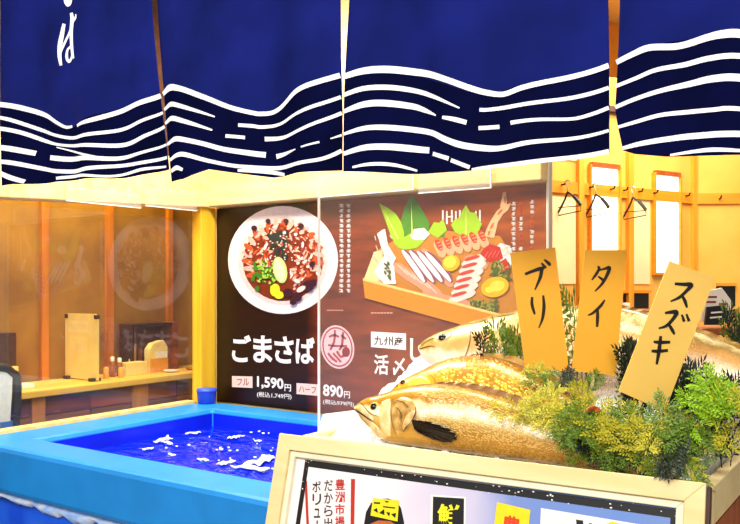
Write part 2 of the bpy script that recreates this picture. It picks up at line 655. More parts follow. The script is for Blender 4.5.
# ------------------------------------------------------------------ side room: bar counter, partition, table things, chair
zc = 0.937
bc = thing('bar_counter', (-0.7, 1.0, 0), 'pale wooden bar counter behind the left window', 'counter')
obj('counter_top', MB().box(-0.872, -0.5, -0.7, 3.4, zc - 0.035, zc), m_counter, bc, bev=0.004)
pp = PP(-0.55)
edges = [pp.at(x, 410).y for x in (-40, 30, 43, 90, 131, 146, 176, 215)]
zsplit = 0.86
for i in range(len(edges) - 1):
    a, b = edges[i], edges[i + 1]
    if i in (1, 4):
        obj('front_post', MB().box(-0.57, -0.53, a, b, 0, zc - 0.036), m_plank[2], bc)
    else:
        for k, (z0, z1) in enumerate(((0.02, 0.55), (0.555, 0.72), (0.725, 0.80), (0.805, zc - 0.036))):
            obj('front_plank', MB().box(-0.57, -0.545 + 0.004 * ((i + k) % 2), a + 0.003, b - 0.003, z0, z1), m_plank[(i + k) % 2], bc)

pt = thing('counter_partition', (-0.7, 1.05, zc), 'cream rounded partition panel standing across the bar counter', 'partition')
pts = []
w0, w1, hh, rr = -0.86, -0.575, 0.36, 0.03
for cx_, cz_, a0 in ((w1 - rr, hh - rr, 0), (w0 + rr, hh - rr, 90)):
    for k in range(6):
        an = math.radians(a0 + 18 * k)
        pts.append((cx_ + rr * math.cos(an), 1.045, zc + 0.006 + cz_ + rr * math.sin(an)))
pts += [(w0, 1.045, zc + 0.006), (w1, 1.045, zc + 0.006)]
obj('panel', MB().prism(pts, (0, 0.012, 0)), M('cream_panel', '#f7dc82', rough=0.6), pt)
for x in (w0 + 0.03, w1 - 0.03):
    obj('foot', MB().box(x - 0.018, x + 0.018, 1.02, 1.08, zc, zc + 0.018), m_darkw, pt, bev=0.004)
for x, z in ((w0 + 0.012, hh - 0.01), (w1 - 0.012, hh - 0.01)):
    obj('corner_clip', MB().box(x - 0.014, x + 0.014, 1.04, 1.062, zc + z - 0.012, zc + z + 0.012), m_darkw, pt, bev=0.004)

# condiment rack against the side room wall
rp_ = PP(-0.80)
y0, y1 = rp_.at(126, 345).y, rp_.at(172.5, 345).y
z1 = rp_.at(150, 323).z
rk = thing('condiment_rack', (-0.81, (y0 + y1) / 2, zc), 'dark wooden open rack holding condiments on the bar counter', 'rack')
t_ = 0.016
obj('back_panel', MB().box(-0.868, -0.858, y0, y1, zc, z1), m_plank[1], rk)
obj('side_panel', MB().box(-0.858, -0.745, y0, y0 + t_, zc, z1), m_darkw, rk)
obj('side_panel', MB().box(-0.858, -0.745, y1 - 0.05, y1, zc, z1), m_plank[0], rk)
obj('top_panel', MB().box(-0.858, -0.745, y0 + t_, y1 - 0.05, z1 - t_, z1), m_darkw, rk)


def on_bar(px, p, name, r, h, m, label, cat, prof, cap=None):
    y = PP(p).at(px, 370).y
    t = thing(name, (p, y, zc), label, cat)
    obj('body', MB().lathe((p, y, zc), [(r * a, h * b) for a, b in prof], 16), m, t, smooth=True)
    if cap:
        obj('cap', MB().lathe((p, y, zc + h), [(r * 0.62, -0.012), (r * 0.66, 0.0), (r * 0.62, 0.022), (r * 0.4, 0.026)], 14), cap, t, smooth=True)
    return t


m_sauce = M('brown_sauce_glass', '#a9600f', rough=0.2, hx2='#8a480a')
m_amberj = M('amber_shaker', '#e8b04b', rough=0.3)
m_paley = M('pale_yellow_card', '#f7e08b', rough=0.6)
m_orange = M('orange_carton', '#f0a022', rough=0.5)
jar = [(0.9, 0), (1, 0.03), (1, 0.85), (0.8, 0.95), (0.7, 1)]
on_bar(106, -0.66, 'condiment_jar', 0.015, 0.065, m_amberj, 'low amber shaker, leftmost beside the dark rack', 'jar', jar)
on_bar(112.5, -0.70, 'condiment_jar', 0.018, 0.09, m_sauce, 'brown sauce jar with white cap beside the low shaker', 'jar', jar, m_white)
on_bar(119.5, -0.70, 'condiment_jar', 0.018, 0.08, m_sauce, 'brown jar with white cap nearest the dark rack', 'jar', jar, m_white)
on_bar(121, -0.63, 'condiment_jar', 0.016, 0.06, m_amberj, 'short amber shaker in front of the white capped jars', 'jar', jar)
on_bar(130.5, -0.77, 'condiment_jar', 0.011, 0.13, m_paley, 'tall thin pale bottle inside the dark rack', 'bottle', botp)


def bar_box(px0, px1, p0, p1, h, name, m, label, cat, z0=zc):
    a, b = PP(p1).at(px0, 370).y, PP(p1).at(px1, 370).y
    o = obj(name, MB().box(p0, p1, a, b, z0, z0 + h), m, bev=0.003)
    return tag(o, label, cat)


bar_box(126.5, 147, -0.73, -0.66, 0.075, 'napkin_box', m_paley, 'pale yellow napkin box in front of the dark rack', 'box')
nb = PP(-0.70)
for px, h, mm, lb in ((134, 0.17, m_amberj, 'amber chopstick bundle standing tallest in the rack'), (140, 0.15, m_sauce, 'brown chopstick bundle standing right of the amber one')):
    y = PP(-0.79).at(px, 360).y
    o = MB()
    for k in range(4):
        yy = y + (k - 1.5) * 0.006
        o.box(-0.795 + 0.004 * (k % 2), -0.788 + 0.004 * (k % 2), yy - 0.0025, yy + 0.0025, zc, zc + h - 0.01 * (k % 3))
    tag(obj('chopstick_bundle', o, mm), lb, 'chopsticks')
py_ = PP(-0.70).at(159, 370).y
pk = thing('menu_pack', (-0.70, py_, zc), 'orange and yellow menu pack with white label in the rack', 'menu')
a, b = PP(-0.68).at(150, 370).y, PP(-0.68).at(167.5, 370).y
obj('pack', MB().prism([(-0.68, a, zc), (-0.68, b, zc), (-0.68, b, zc + 0.15), (-0.68, b - 0.03, zc + 0.19), (-0.68, a + 0.03, zc + 0.175), (-0.68, a, zc + 0.14)], (-0.05, 0, 0)), m_paley, pk)
obj('pack_front', MB().box(-0.68, -0.672, a + 0.002, b - 0.002, zc, zc + 0.085), m_orange, pk)
obj('label', MB().box(-0.672, -0.670, a + 0.035, b - 0.01, zc + 0.085, zc + 0.125), m_white, pk)
for px, r, lb in ((171, 0.048, 'white saucer lying on the bar counter below the rack'), (191, 0.035, 'small brown saucer at the far end of the bar counter')):
    y = PP(-0.62).at(px, 371).y
    tag(obj('saucer', MB().lathe((-0.62, y, zc), [(r * 0.5, 0), (r * 0.6, 0.003), (r, 0.012), (r * 0.97, 0.014), (r * 0.5, 0.006)], 20), m_white if r > 0.04 else m_plank[2], smooth=True), lb, 'saucer')
y = PP(-0.62).at(100, 371).y
tag(obj('ashtray', MB().lathe((-0.78, y, zc), [(0.03, 0), (0.035, 0.015), (0.032, 0.018), (0.026, 0.006)], 16), m_darkw, smooth=True), 'small dark dish beside the cream partition on the bar counter', 'dish')
bar_box(21, 35, -0.70, -0.62, 0.022, 'towel_tray', m_white, 'small white folded towel on the bar counter beside the chair', 'towel')
# second rack at the picture's left edge
ra, rb = PP(-0.8).at(-14, 345).y, PP(-0.8).at(16.5, 345).y
zq = PP(-0.8).at(8, 333).z
rk2 = thing('menu_holder', (-0.82, (ra + rb) / 2, zc), 'dark menu holder with yellow lower front at the left picture edge', 'menu holder')
obj('back_board', MB().box(-0.865, -0.80, ra, rb, zc + 0.10, zq), m_darkw, rk2, bev=0.003)
obj('lower_front', MB().box(-0.865, -0.78, ra, rb, zc, zc + 0.10), m_paley, rk2, bev=0.003)

# chair
ch = thing('bar_chair', (-0.28, 0.18, 0), 'bar chair with black curved frame and white and blue back at left edge', 'chair')
yr = PP(-0.2).at(17, 380).y
yl = yr - 0.42
ztop = PP(-0.2).at(8, 366).z
fr = [(-0.24, yl, 0.62), (-0.20, yl, ztop - 0.10), (-0.195, yl + 0.03, ztop - 0.03), (-0.19, yl + 0.10, ztop), (-0.19, yr - 0.10, ztop), (-0.195, yr - 0.03, ztop - 0.03), (-0.20, yr, ztop - 0.10), (-0.24, yr, 0.62)]
obj('back_frame', MB().tube(smooth_line(fr, 5), 0.02, 10), m_black, ch, smooth=True)
obj('backrest', MB().obox((-0.215, yl + 0.03, 0.86), (0.012, 0, 0), (0, 0.36, 0), (0.02, 0, ztop - 0.88)), M('pale_grey_mesh', '#dfe4ee', rough=0.6, scale=40), ch)
obj('backrest_lower', MB().obox((-0.225, yl + 0.02, 0.68), (0.014, 0, 0), (0, 0.38, 0), (0.012, 0, 0.18)), M('blue_fabric', '#2a63c8', rough=0.8), ch)
obj('seat', MB().box(-0.47, -0.17, yl, yr, 0.58, 0.63), M('black_seat', '#1a1716', rough=0.6), ch, bev=0.015)
for x in (-0.45, -0.19):
    for yy in (yl + 0.02, yr - 0.02):
        obj('leg', MB().tube([(x, yy, 0.58), (x * 1.03, yy, 0.0)], 0.013, 8), m_black, ch)

# ------------------------------------------------------------------ fish tank
ZT = 0.85
TX0, TX1, TY0, TY1 = 0.0, 1.64, 0.0, 1.285
IX0, IX1, IY0, IY1 = 0.226, 1.46, 0.178, 1.12
tank = thing('fish_tank', (0.8, 0.65, 0), 'large blue fish tank with thick padded rim', 'fish tank')


def ring(o, i, z0, z1):
    mb = MB()
    (ox0, ox1, oy0, oy1), (ix0, ix1, iy0, iy1) = o, i
    for z in (z0, z1):
        mb.v += [Vector(p + (z,)) for p in ((ox0, oy0), (ox1, oy0), (ox1, oy1), (ox0, oy1), (ix0, iy0), (ix1, iy0), (ix1, iy1), (ix0, iy1))]
    for k in range(4):
        j = (k + 1) % 4
        mb.f += [(k, j, 8 + j, 8 + k), (4 + j, 4 + k, 12 + k, 12 + j), (8 + k, 8 + j, 12 + j, 12 + k), (j, k, 4 + k, 4 + j)]
    return mb


obj('rim', ring((TX0, TX1, TY0, TY1), (IX0, IX1, IY0, IY1), 0.675, ZT), m_rim, tank, bev=0.018)
e = 0.001
ln = MB()
ln.quad((IX0 + e, IY0 + e, 0.3), (IX1 - e, IY0 + e, 0.3), (IX1 - e, IY1 - e, 0.3), (IX0 + e, IY1 - e, 0.3))
for a, b in (((IX0 - e, IY0 - e), (IX1 + e, IY0 - e)), ((IX1 + e, IY0 - e), (IX1 + e, IY1 + e)), ((IX1 + e, IY1 + e), (IX0 - e, IY1 + e)), ((IX0 - e, IY1 + e), (IX0 - e, IY0 - e))):
    pass
d = 0.004
ring2 = ring((IX0, IX1, IY0, IY1), (IX0 + d, IX1 - d, IY0 + d, IY1 - d), 0.30, ZT - 0.022)
ln.f += [tuple(len(ln.v) + i for i in f) for f in ring2.f]
ln.v += ring2.v
obj('liner', ln, m_liner, tank)
obj('skirt', ring((TX0 + 0.05, TX1 - 0.03, TY0 + 0.05, TY1 - 0.03), (IX0 - 0.01, IX1 + 0.01, IY0 - 0.01, IY1 + 0.01), 0.0, 0.674), m_skirt, tank, bev=0.01)
# crumpled vinyl edging below the front rim
vm = MB()
N = 90
for i in range(N + 1):
    x = TX0 + 0.06 + (TX1 - 0.1 - TX0) * i / N
    h = 0.035 + 0.03 * noise.noise((x * 7, 3.1, 0)) + 0.02 * noise.noise((x * 23, 1.1, 0))
    off = 0.02 + 0.012 * noise.noise((x * 17, 0.3, 2))
    vm.v += [Vector((x, 0.048, 0.676)), Vector((x, 0.035 - off, 0.668 - h * 0.4)), Vector((x, 0.045, 0.668 - h - 0.02 * (i / N)))]
for i in range(N):
    for k in (0, 1):
        a = 3 * i + k
        vm.f.append((a, a + 3, a + 4, a + 1))
obj('vinyl_edging', vm, m_vinyl, tank, smooth=True)

# water
m_water = bpy.data.materials.new('tank_water')
m_water.use_nodes = True
nt = m_water.node_tree
b = nt.nodes['Principled BSDF']
b.inputs['Base Color'].default_value = srgb('#0722dc')
b.inputs['Roughness'].default_value = 0.04
b.inputs['IOR'].default_value = 1.45
tcn = nt.nodes.new('ShaderNodeTexCoord')
mpn = nt.nodes.new('ShaderNodeMapping')
mpn.inputs['Rotation'].default_value = (0, 0, 0.6)
mpn.inputs['Scale'].default_value = (1, 1.9, 1)
nz1 = nt.nodes.new('ShaderNodeTexNoise')
nz1.inputs['Scale'].default_value = 5.5
nz1.inputs['Detail'].default_value = 2
nz1.inputs['Distortion'].default_value = 0.8
bpn = nt.nodes.new('ShaderNodeBump')
bpn.inputs['Strength'].default_value = 1.0
bpn.inputs['Distance'].default_value = 0.045
nt.links.new(tcn.outputs['Object'], mpn.inputs[0])
nt.links.new(mpn.outputs[0], nz1.inputs['Vector'])
nt.links.new(nz1.outputs['Fac'], bpn.inputs['Height'])
nt.links.new(bpn.outputs[0], b.inputs['Normal'])
wm = MB()
NX, NY = 60, 46
for j in range(NY + 1):
    for i in range(NX + 1):
        x = IX0 + d + 0.001 + (IX1 - IX0 - 2 * d - 0.002) * i / NX
        y = IY0 + d + 0.001 + (IY1 - IY0 - 2 * d - 0.002) * j / NY
        wm.v.append(Vector((x, y, 0.765 + 0.006 * noise.noise((x * 6, y * 9, 0)))))
for j in range(NY):
    for i in range(NX):
        a = j * (NX + 1) + i
        wm.f.append((a, a + 1, a + NX + 2, a + NX + 1))
obj('water', wm, m_water, tank, smooth=True)
# white streaks painted onto the water to stand in for light glints
m_glint = M('painted_water_glint', '#f4fbff', rough=0.5, var=0.04)
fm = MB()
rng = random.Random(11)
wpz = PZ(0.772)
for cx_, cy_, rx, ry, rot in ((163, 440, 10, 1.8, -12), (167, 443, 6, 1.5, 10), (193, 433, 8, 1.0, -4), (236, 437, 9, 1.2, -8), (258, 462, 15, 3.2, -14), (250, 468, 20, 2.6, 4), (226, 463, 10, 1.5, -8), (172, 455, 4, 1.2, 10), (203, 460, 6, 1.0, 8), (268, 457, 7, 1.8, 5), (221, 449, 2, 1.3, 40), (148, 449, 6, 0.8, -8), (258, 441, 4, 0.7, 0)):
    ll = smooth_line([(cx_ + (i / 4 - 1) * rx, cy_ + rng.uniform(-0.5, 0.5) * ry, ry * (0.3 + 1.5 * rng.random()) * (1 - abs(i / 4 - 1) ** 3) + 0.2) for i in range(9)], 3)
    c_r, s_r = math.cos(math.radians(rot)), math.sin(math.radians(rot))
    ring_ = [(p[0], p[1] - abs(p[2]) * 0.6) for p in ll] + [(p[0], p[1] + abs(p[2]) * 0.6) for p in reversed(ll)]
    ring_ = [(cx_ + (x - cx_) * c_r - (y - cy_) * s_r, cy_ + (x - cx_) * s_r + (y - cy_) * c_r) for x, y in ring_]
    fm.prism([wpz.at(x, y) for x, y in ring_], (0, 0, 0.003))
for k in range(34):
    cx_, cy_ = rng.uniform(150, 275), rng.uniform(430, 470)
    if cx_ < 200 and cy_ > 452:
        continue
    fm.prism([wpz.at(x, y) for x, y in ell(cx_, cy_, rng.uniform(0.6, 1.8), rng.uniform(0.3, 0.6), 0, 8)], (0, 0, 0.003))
obj('painted_glint', fm, m_glint, tank, kind='stuff')

# blue bucket cap at the foot of the post
bp_ = PZ(ZT).at(205, 400)
bl = thing('blue_tub', (0.065, 1.235, ZT), 'small blue tub on the tank rim at the foot of the yellow post', 'tub')
obj('tub_body', MB().lathe((0.065, 1.235, ZT), [(0.042, 0), (0.046, 0.008), (0.05, 0.06), (0.05, 0.065)], 20), M('blue_plastic', '#1a3fc4', rough=0.4), bl, smooth=True)
obj('tub_lid', MB().lathe((0.065, 1.235, ZT + 0.062), [(0.052, 0), (0.053, 0.003), (0.05, 0.014), (0.03, 0.017)], 20), M('blue_lid', '#2a55d8', rough=0.4), bl, smooth=True)

# foam board laid over the tank's right part
fb = MB().prism([(1.285, 0.60, ZT + 0.001), (1.635, 0.60, ZT + 0.001), (1.635, 1.24, ZT + 0.001), (1.0, 1.24, ZT + 0.001), (0.95, 1.07, ZT + 0.001)], (0, 0, 0.045))
tag(obj('foam_board', fb, m_foam, bev=0.004), 'white foam board laid over the right part of the blue tank', 'foam board')

# hazy acrylic screen behind the fish
sa, sb = PQ(0.645).at(318, 300).x, PQ(0.645).at(546, 300).x
sz0, sz1 = ZT + 0.047, PQ(0.645).at(318, 189).z
ac = thing('acrylic_screen', ((sa + sb) / 2, 0.645, sz0), 'clear hazy acrylic screen standing upright behind the fish display', 'screen')
obj('sheet', MB().box(sa + 0.008, sb, 0.643, 0.648, sz0, sz1), m_acryl, ac)
obj('sheet_edge', MB().box(sa, sa + 0.008, 0.6425, 0.6485, sz0, sz1), m_edge, ac)

# loose clear strips tacked below the lintel over the window
for x0, x1, yb, lb in ((66, 141, 204, 'clear vinyl strip under the lintel, left one over the window'), (146, 197, 208, 'clear vinyl strip under the lintel beside the yellow post')):
    pl = PP(0.04)
    a, b = pl.at(x0, yb), pl.at(x1, yb)
    zt0 = pl.at((x0 + x1) / 2, 190).z
    s_ = thing('vinyl_strip', (0.04, (a.y + b.y) / 2, min(a.z, b.z)), lb, 'vinyl strip')
    zb = (a.z + b.z) / 2
    obj('sheet', MB().box(0.036, 0.040, a.y, b.y, zb, zt0), m_strip, s_)
    obj('sheet_edge', MB().box(0.0355, 0.0415, a.y, b.y, zb - 0.004, zb), m_edge, s_)
for x0, x1, yb, lb in ((318, 413, 193, 'clear vinyl strip under the lintel above the sashimi picture'), (418, 491, 190, 'clear vinyl strip at the right end of the lintel above the poster')):
    pl = PQ(1.27)
    a, b = pl.at(x0, yb), pl.at(x1, yb)
    s_ = thing('vinyl_strip', ((a.x + b.x) / 2, 1.27, min(a.z, b.z)), lb, 'vinyl strip')
    zb = (a.z + b.z) / 2
    obj('sheet', MB().box(a.x, b.x, 1.272, 1.276, zb, zb + 0.10), m_strip, s_)
    obj('sheet_edge', MB().box(a.x, b.x, 1.271, 1.277, zb - 0.004, zb), m_edge, s_)
    obj('sheet_edge', MB().box(b.x - 0.005, b.x, 1.271, 1.277, zb, zb + 0.10), m_edge, s_)

# ------------------------------------------------------------------ big printed poster
m_poster = bpy.data.materials.new('poster_print')
m_poster.use_nodes = True
nt = m_poster.node_tree
b = nt.nodes['Principled BSDF']
b.inputs['Roughness'].default_value = 0.35
tcn = nt.nodes.new('ShaderNodeTexCoord')
sep = nt.nodes.new('ShaderNodeSeparateXYZ')
nt.links.new(tcn.outputs['Object'], sep.inputs[0])
cr = nt.nodes.new('ShaderNodeValToRGB')
mr = nt.nodes.new('ShaderNodeMapRange')
mr.inputs[1].default_value = -0.92
mr.inputs[2].default_value = 0.92
nzp = nt.nodes.new('ShaderNodeTexNoise')
nzp.inputs['Scale'].default_value = 3.0
nzp.inputs['Detail'].default_value = 5
mpp = nt.nodes.new('ShaderNodeMapping')
mpp.inputs['Scale'].default_value = (1.2, 1, 7)
nt.links.new(tcn.outputs['Object'], mpp.inputs[0])
nt.links.new(mpp.outputs[0], nzp.inputs['Vector'])
nt.links.new(sep.outputs[0], mr.inputs[0])
nt.links.new(mr.outputs[0], cr.inputs[0])
el = cr.color_ramp.elements
el[0].position, el[0].color = 0.0, srgb('#1d0704')
el[1].position, el[1].color = 1.0, srgb('#b5560c')
for ps, hx in ((0.33, '#2a0a06'), (0.37, '#7a2c10'), (0.5, '#8c3812'), (0.72, '#a3480c')):
    x = cr.color_ramp.elements.new(ps)
    x.color = srgb(hx)
mxp = nt.nodes.new('ShaderNodeMix')
mxp.data_type = 'RGBA'
mxp.blend_type = 'MULTIPLY'
crn = nt.nodes.new('ShaderNodeValToRGB')
crn.color_ramp.elements[0].position, crn.color_ramp.elements[0].color = 0.35, (0.35, 0.3, 0.3, 1)
crn.color_ramp.elements[1].position, crn.color_ramp.elements[1].color = 0.65, (1, 1, 1, 1)
mxp.inputs[0].default_value = 0.8
nt.links.new(nzp.outputs['Fac'], crn.inputs[0])
nt.links.new(cr.outputs[0], mxp.inputs[6])
nt.links.new(crn.outputs[0], mxp.inputs[7])
nt.links.new(mxp.outputs[2], b.inputs['Base Color'])

PO = PQ(1.358)
pz0, pz1 = 0.842, 1.866
po = thing('menu_poster', (0.937, 1.36, pz0), 'large dark brown menu poster with rice bowl and sashimi boat pictures', 'poster')
obj('sheet', MB().box(0.014, 1.858, 1.358, 1.364, pz0, pz1), m_poster, po)
lay = 0.0006
ink = {}


def I(n, hx, r=0.4):
    k = 'ink_' + n
    if k not in ink:
        ink[k] = M(k, hx, rough=r, var=0.10, scale=60)
    return ink[k]


def part_print(name, m, polys, layer, parent=po, pl=PO):
    if len(polys) <= 10:
        for i_, P in enumerate(polys):
            obj(name, ppoly(MB(), pl, P, lay * (layer + 0.85 * i_ / len(polys))), m, parent)
        return
    mb = MB()
    for i_, P in enumerate(polys):
        ppoly(mb, pl, P, lay * (layer + 0.85 * i_ / len(polys)))
    return obj(name, mb, m, parent, kind='stuff')


rng = random.Random(5)
part_print('plate_picture', I('plate', '#f3e9e4'), [ell(283, 260, 55, 54, 0, 48)], 1)
part_print('plate_well_picture', I('well', '#e6d2c8'), [ell(283, 261, 45, 44, 0, 40)], 2)
part_print('sauce_picture', I('sauce', '#7d2b14'), [ell(283, 262, 40, 39, 0, 36)], 3)
sl = {'a': [], 'b': [], 'c': [], 'd': []}
for k in range(230):
    an = rng.uniform(150, 430)
    r = rng.uniform(14, 38)
    x, y = 283 + r * math.cos(math.radians(an)), 260 + r * math.sin(math.radians(an))
    sl['abcd'[rng.choice((0, 0, 1, 1, 2, 3))]].append(ell(x, y, rng.uniform(1.2, 4.2), rng.uniform(0.6, 1.7), an + rng.uniform(30, 150), 8))
for k in range(20):
    an = 150 + 12 * k
    x, y = 283 + 36 * math.cos(math.radians(an)), 258 + 34 * math.sin(math.radians(an))
    sl['ab'[k % 2]].append(ell(x, y, 6, 2.6, an + 20, 10))
for i, (k, hx, nm) in enumerate((('a', '#d9542a', 'orange'), ('b', '#efb29c', 'pink'), ('c', '#f6e4d6', 'cream'), ('d', '#93301c', 'red'))):
    part_print('fish_slice_picture', I('slice_' + nm, hx), sl[k], 4 + i)
part_print('seaweed_picture', I('nori', '#27342f'), [ell(279 + rng.uniform(-9, 9), 246 + rng.uniform(-14, 13), rng.uniform(2, 5), rng.uniform(0.8, 1.8), rng.uniform(0, 180), 8) for k in range(42)], 8)
part_print('sesame_picture', I('sesame', '#e9d9c0'), [ell(283 + rng.gauss(0, 17), 248 + rng.gauss(0, 14), 0.9, 0.7, 0, 6) for k in range(90)], 9)
part_print('scallion_picture', I('scallion', '#3f7d1e'), [ell(263 + rng.gauss(0, 6), 274 + rng.gauss(0, 7), rng.uniform(1.2, 3.2), rng.uniform(1, 2.2), rng.uniform(0, 180), 8) for k in range(44)], 10)
part_print('lime_picture', I('lime', '#c9d67a'), [ell(280, 270, 7, 13.5, -12, 20)], 11)
part_print('lime_flesh_picture', I('limeflesh', '#e6ebb0'), [ell(279.5, 270, 5, 11.5, -12, 20)], 12)
part_print('scallion_picture', I('scallion2', '#a9cf4a'), [ell(266 + rng.gauss(0, 6), 271 + rng.gauss(0, 7), rng.uniform(0.8, 2.2), rng.uniform(0.6, 1.4), rng.uniform(0, 180), 7) for k in range(34)], 13)
part_print('wasabi_picture', I('wasabi', '#d8e02c'), [ell(275, 290, 5, 6.5, 10, 14), ell(279, 295, 5, 4, 0, 12)], 14)
part_print('berry_picture', I('berry', '#3b1626'), [ell(x, y, r, r * 0.9, 0, 12) for x, y, r in ((288, 293, 5), (297, 297, 5), (308, 286, 6), (313, 283, 4), (293, 302, 3.5), (312, 264, 3), (254, 228, 3), (268, 221, 2.6), (286, 221, 2.6), (301, 226, 3))], 15)
part_print('radish_picture', I('radish', '#f2d7cf'), [ell(301, 289, 5, 2.6, -30, 12), ell(297, 281, 3.5, 2, 20, 10)], 16)

# sashimi boat picture
rg = random.Random(9)


def sl_(x, y, l, w, rot):
    """one slice: rounded bar bent a little"""
    c, s = math.cos(math.radians(rot)), math.sin(math.radians(rot))
    pts = []
    for k in range(7):
        t = -1 + k / 3
        pts.append((t * l, -w * math.sqrt(max(0.12, 1 - t ** 4)) + 0.12 * w * t * t))
    for k in range(7):
        t = 1 - k / 3
        pts.append((t * l, w * math.sqrt(max(0.12, 1 - t ** 4)) + 0.12 * w * t * t))
    return [(x + p * c - q * s, y + p * s + q * c) for p, q in pts]


part_print('tray_picture', I('boat_in', '#c9822a'), [[(364, 279), (374, 252), (395, 240), (440, 230), (500, 236), (516, 262), (520, 318), (490, 326), (440, 312)]], 1)
part_print('tray_side_picture', I('boat_side', '#f9dc96'), [[(364, 279), (374, 252), (382, 250), (384, 276), (376, 283)]], 2)
part_print('tray_front_picture', I('boat_front', '#f08c0c'), [[(363, 280), (520, 321), (520, 336), (470, 327), (365, 298)]], 12)
part_print('tray_rim_picture', I('boat_rim', '#fbd27a'), [[(363, 278), (520, 319), (520, 321.5), (363, 280.5)]], 13)
part_print('leaf_picture', I('leaf_dark', '#4a8a14'), [[(397, 238), (403, 212), (408, 200), (412, 195), (417, 202), (424, 213), (430, 224), (426, 240)], [(433, 233), (437, 224), (446, 226), (444, 238)]], 3)
part_print('leaf_picture', I('leaf_lime', '#a4cf18'), [[(379, 203), (388, 208), (396, 214), (401, 222), (404, 232), (404, 241), (396, 246), (391, 236), (386, 222)], [(451, 225), (455, 219), (459, 218), (462, 211), (466, 205), (470, 212), (476, 213), (478, 218), (482, 224), (477, 235), (462, 236), (455, 232)], [(397, 247), (402, 238), (408, 235), (414, 231), (418, 238), (424, 241), (417, 248), (404, 250)], [(428, 232), (434, 222), (439, 223), (443, 219), (447, 230), (438, 238)]], 4)
part_print('leaf_vein_picture', I('leaf_vein', '#d6e86a'), [[(380, 204), (399, 238), (397.5, 239)], [(466, 208), (467, 234), (465, 234)], [(411, 198), (413, 236), (411.5, 236)]], 5)
part_print('daikon_picture', I('daikon', '#f8efe8'), [[(377, 234), (382, 230), (385, 229), (388, 245), (396, 258), (392, 266), (384, 256)], [(374, 272), (384, 256), (394, 266), (396, 284), (384, 284)], [(410, 236), (414, 229), (424, 228), (430, 234), (424, 240), (414, 240)], [(494, 250), (500, 243), (510, 246), (514, 258), (510, 268), (500, 262)]], 5)
part_print('daikon_strand_picture', I('daikon_grey', '#d8c2ae'), [ell(rg.uniform(375, 393), rg.uniform(234, 282), rg.uniform(2, 4), 0.6, rg.uniform(40, 80), 6) for k in range(18)] + [ell(rg.uniform(496, 512), rg.uniform(246, 266), rg.uniform(2, 4), 0.6, rg.uniform(0, 180), 6) for k in range(18)], 6)
part_print('shrimp_picture', I('shrimp_base', '#f4b184'), [sl_(440 + 8.6 * k, 249 - 1.9 * k, 9, 4.4, 62) for k in range(6)], 6)
part_print('shrimp_picture', I('shrimp', '#e2431a'), [sl_(439 + 8.6 * k, 245 - 1.9 * k, 6, 2.9, 62) for k in range(6)], 7)
part_print('shrimp_stripe_picture', I('shrimp_light', '#f5a27a'), [ell(438.5 + 8.6 * k + j * 1.4, 242.5 - 1.9 * k + 3 * j, 2.4, 0.6, -20, 6) for k in range(6) for j in range(3)], 8)
part_print('sashimi_picture', I('sashimi_pink', '#ec9a78'), [sl_(404 + 7 * k, 272 + 4.4 * k, 13, 5, 40) for k in range(5)] + [sl_(452, 302, 20, 6, 10), sl_(436, 296, 14, 5, 25), sl_(476, 262, 12, 6, 20), sl_(446, 276, 12, 5, 60), sl_(430, 258, 12, 4, 50)], 5)
part_print('sashimi_line_picture', I('sashimi_line', '#f7cdb4'), [ell(403 + 7 * k + 3 * j, 270 + 4.4 * k + 3 * j, 4.5, 0.6, 40, 6) for k in range(5) for j in range(-1, 2)], 6)
part_print('sashimi_picture', I('sashimi_purple', '#8d5566'), [sl_(415 + 8.2 * k, 266 + 0.2 * k, 20, 4.3, 55 - 2 * k) for k in range(4)], 7)
part_print('sashimi_picture', I('sashimi_white', '#f9f0ec'), [sl_(413.6 + 8.2 * k, 266 + 0.2 * k, 19.5, 2.5, 55 - 2 * k) for k in range(4)], 8)
part_print('sashimi_picture', I('sashimi_pale', '#f8ded4'), [sl_(462 + 2.6 * k, 296 - 7.2 * k, 14, 4.2, -20) for k in range(6)], 7)
part_print('sashimi_rim_picture', I('sashimi_red', '#cf4436'), [sl_(459 + 2.6 * k, 294 - 7.2 * k, 8, 1.8, -16) for k in range(6)], 8)
part_print('tuna_picture', I('tuna', '#c5261a'), [[(480, 254), (484, 248), (490, 244), (500, 247), (503, 258), (492, 264)], [(500, 262), (506, 258), (510, 268), (503, 272)]], 9)
part_print('tuna_line_picture', I('tuna_line', '#e4614c'), [ell(486 + 4 * k, 255 - 0.5 * k, 5, 0.6, -60, 6) for k in range(4)], 10)
part_print('garnish_picture', I('garnish', '#55601a'), [ell(500 + rng.uniform(-9, 9), 270 + rng.uniform(-9, 9), rng.uniform(1.5, 4), 1.2, rng.uniform(0, 180), 8) for k in range(40)] + [ell(484 + rng.uniform(-14, 14), 306 + rng.uniform(-6, 6), rng.uniform(1.5, 4), 1.2, rng.uniform(0, 180), 8) for k in range(44)] + [ell(387 + rng.uniform(-3, 3), 270 + rng.uniform(-9, 9), rng.uniform(1.5, 3), 1, rng.uniform(0, 180), 8) for k in range(14)], 9)
part_print('garnish_picture', I('garnish_light', '#9aa23a'), [ell(500 + rng.uniform(-9, 9), 270 + rng.uniform(-9, 9), rng.uniform(1, 3), 0.7, rng.uniform(0, 180), 6) for k in range(24)] + [ell(484 + rng.uniform(-14, 14), 306 + rng.uniform(-6, 6), rng.uniform(1, 3), 0.7, rng.uniform(0, 180), 6) for k in range(28)], 10)
part_print('lemon_picture', I('lemon', '#f5b90c'), [ell(451, 263, 9, 8, -20, 20), ell(495, 287, 14, 10, -15, 22)], 10)
part_print('lemon_flesh_picture', I('lemonflesh', '#fbdc4a'), [ell(450, 262, 6.4, 5.6, -20, 18), ell(497, 286, 8, 5.5, -15, 18), ell(489, 290, 4, 3, 20, 12)], 11)
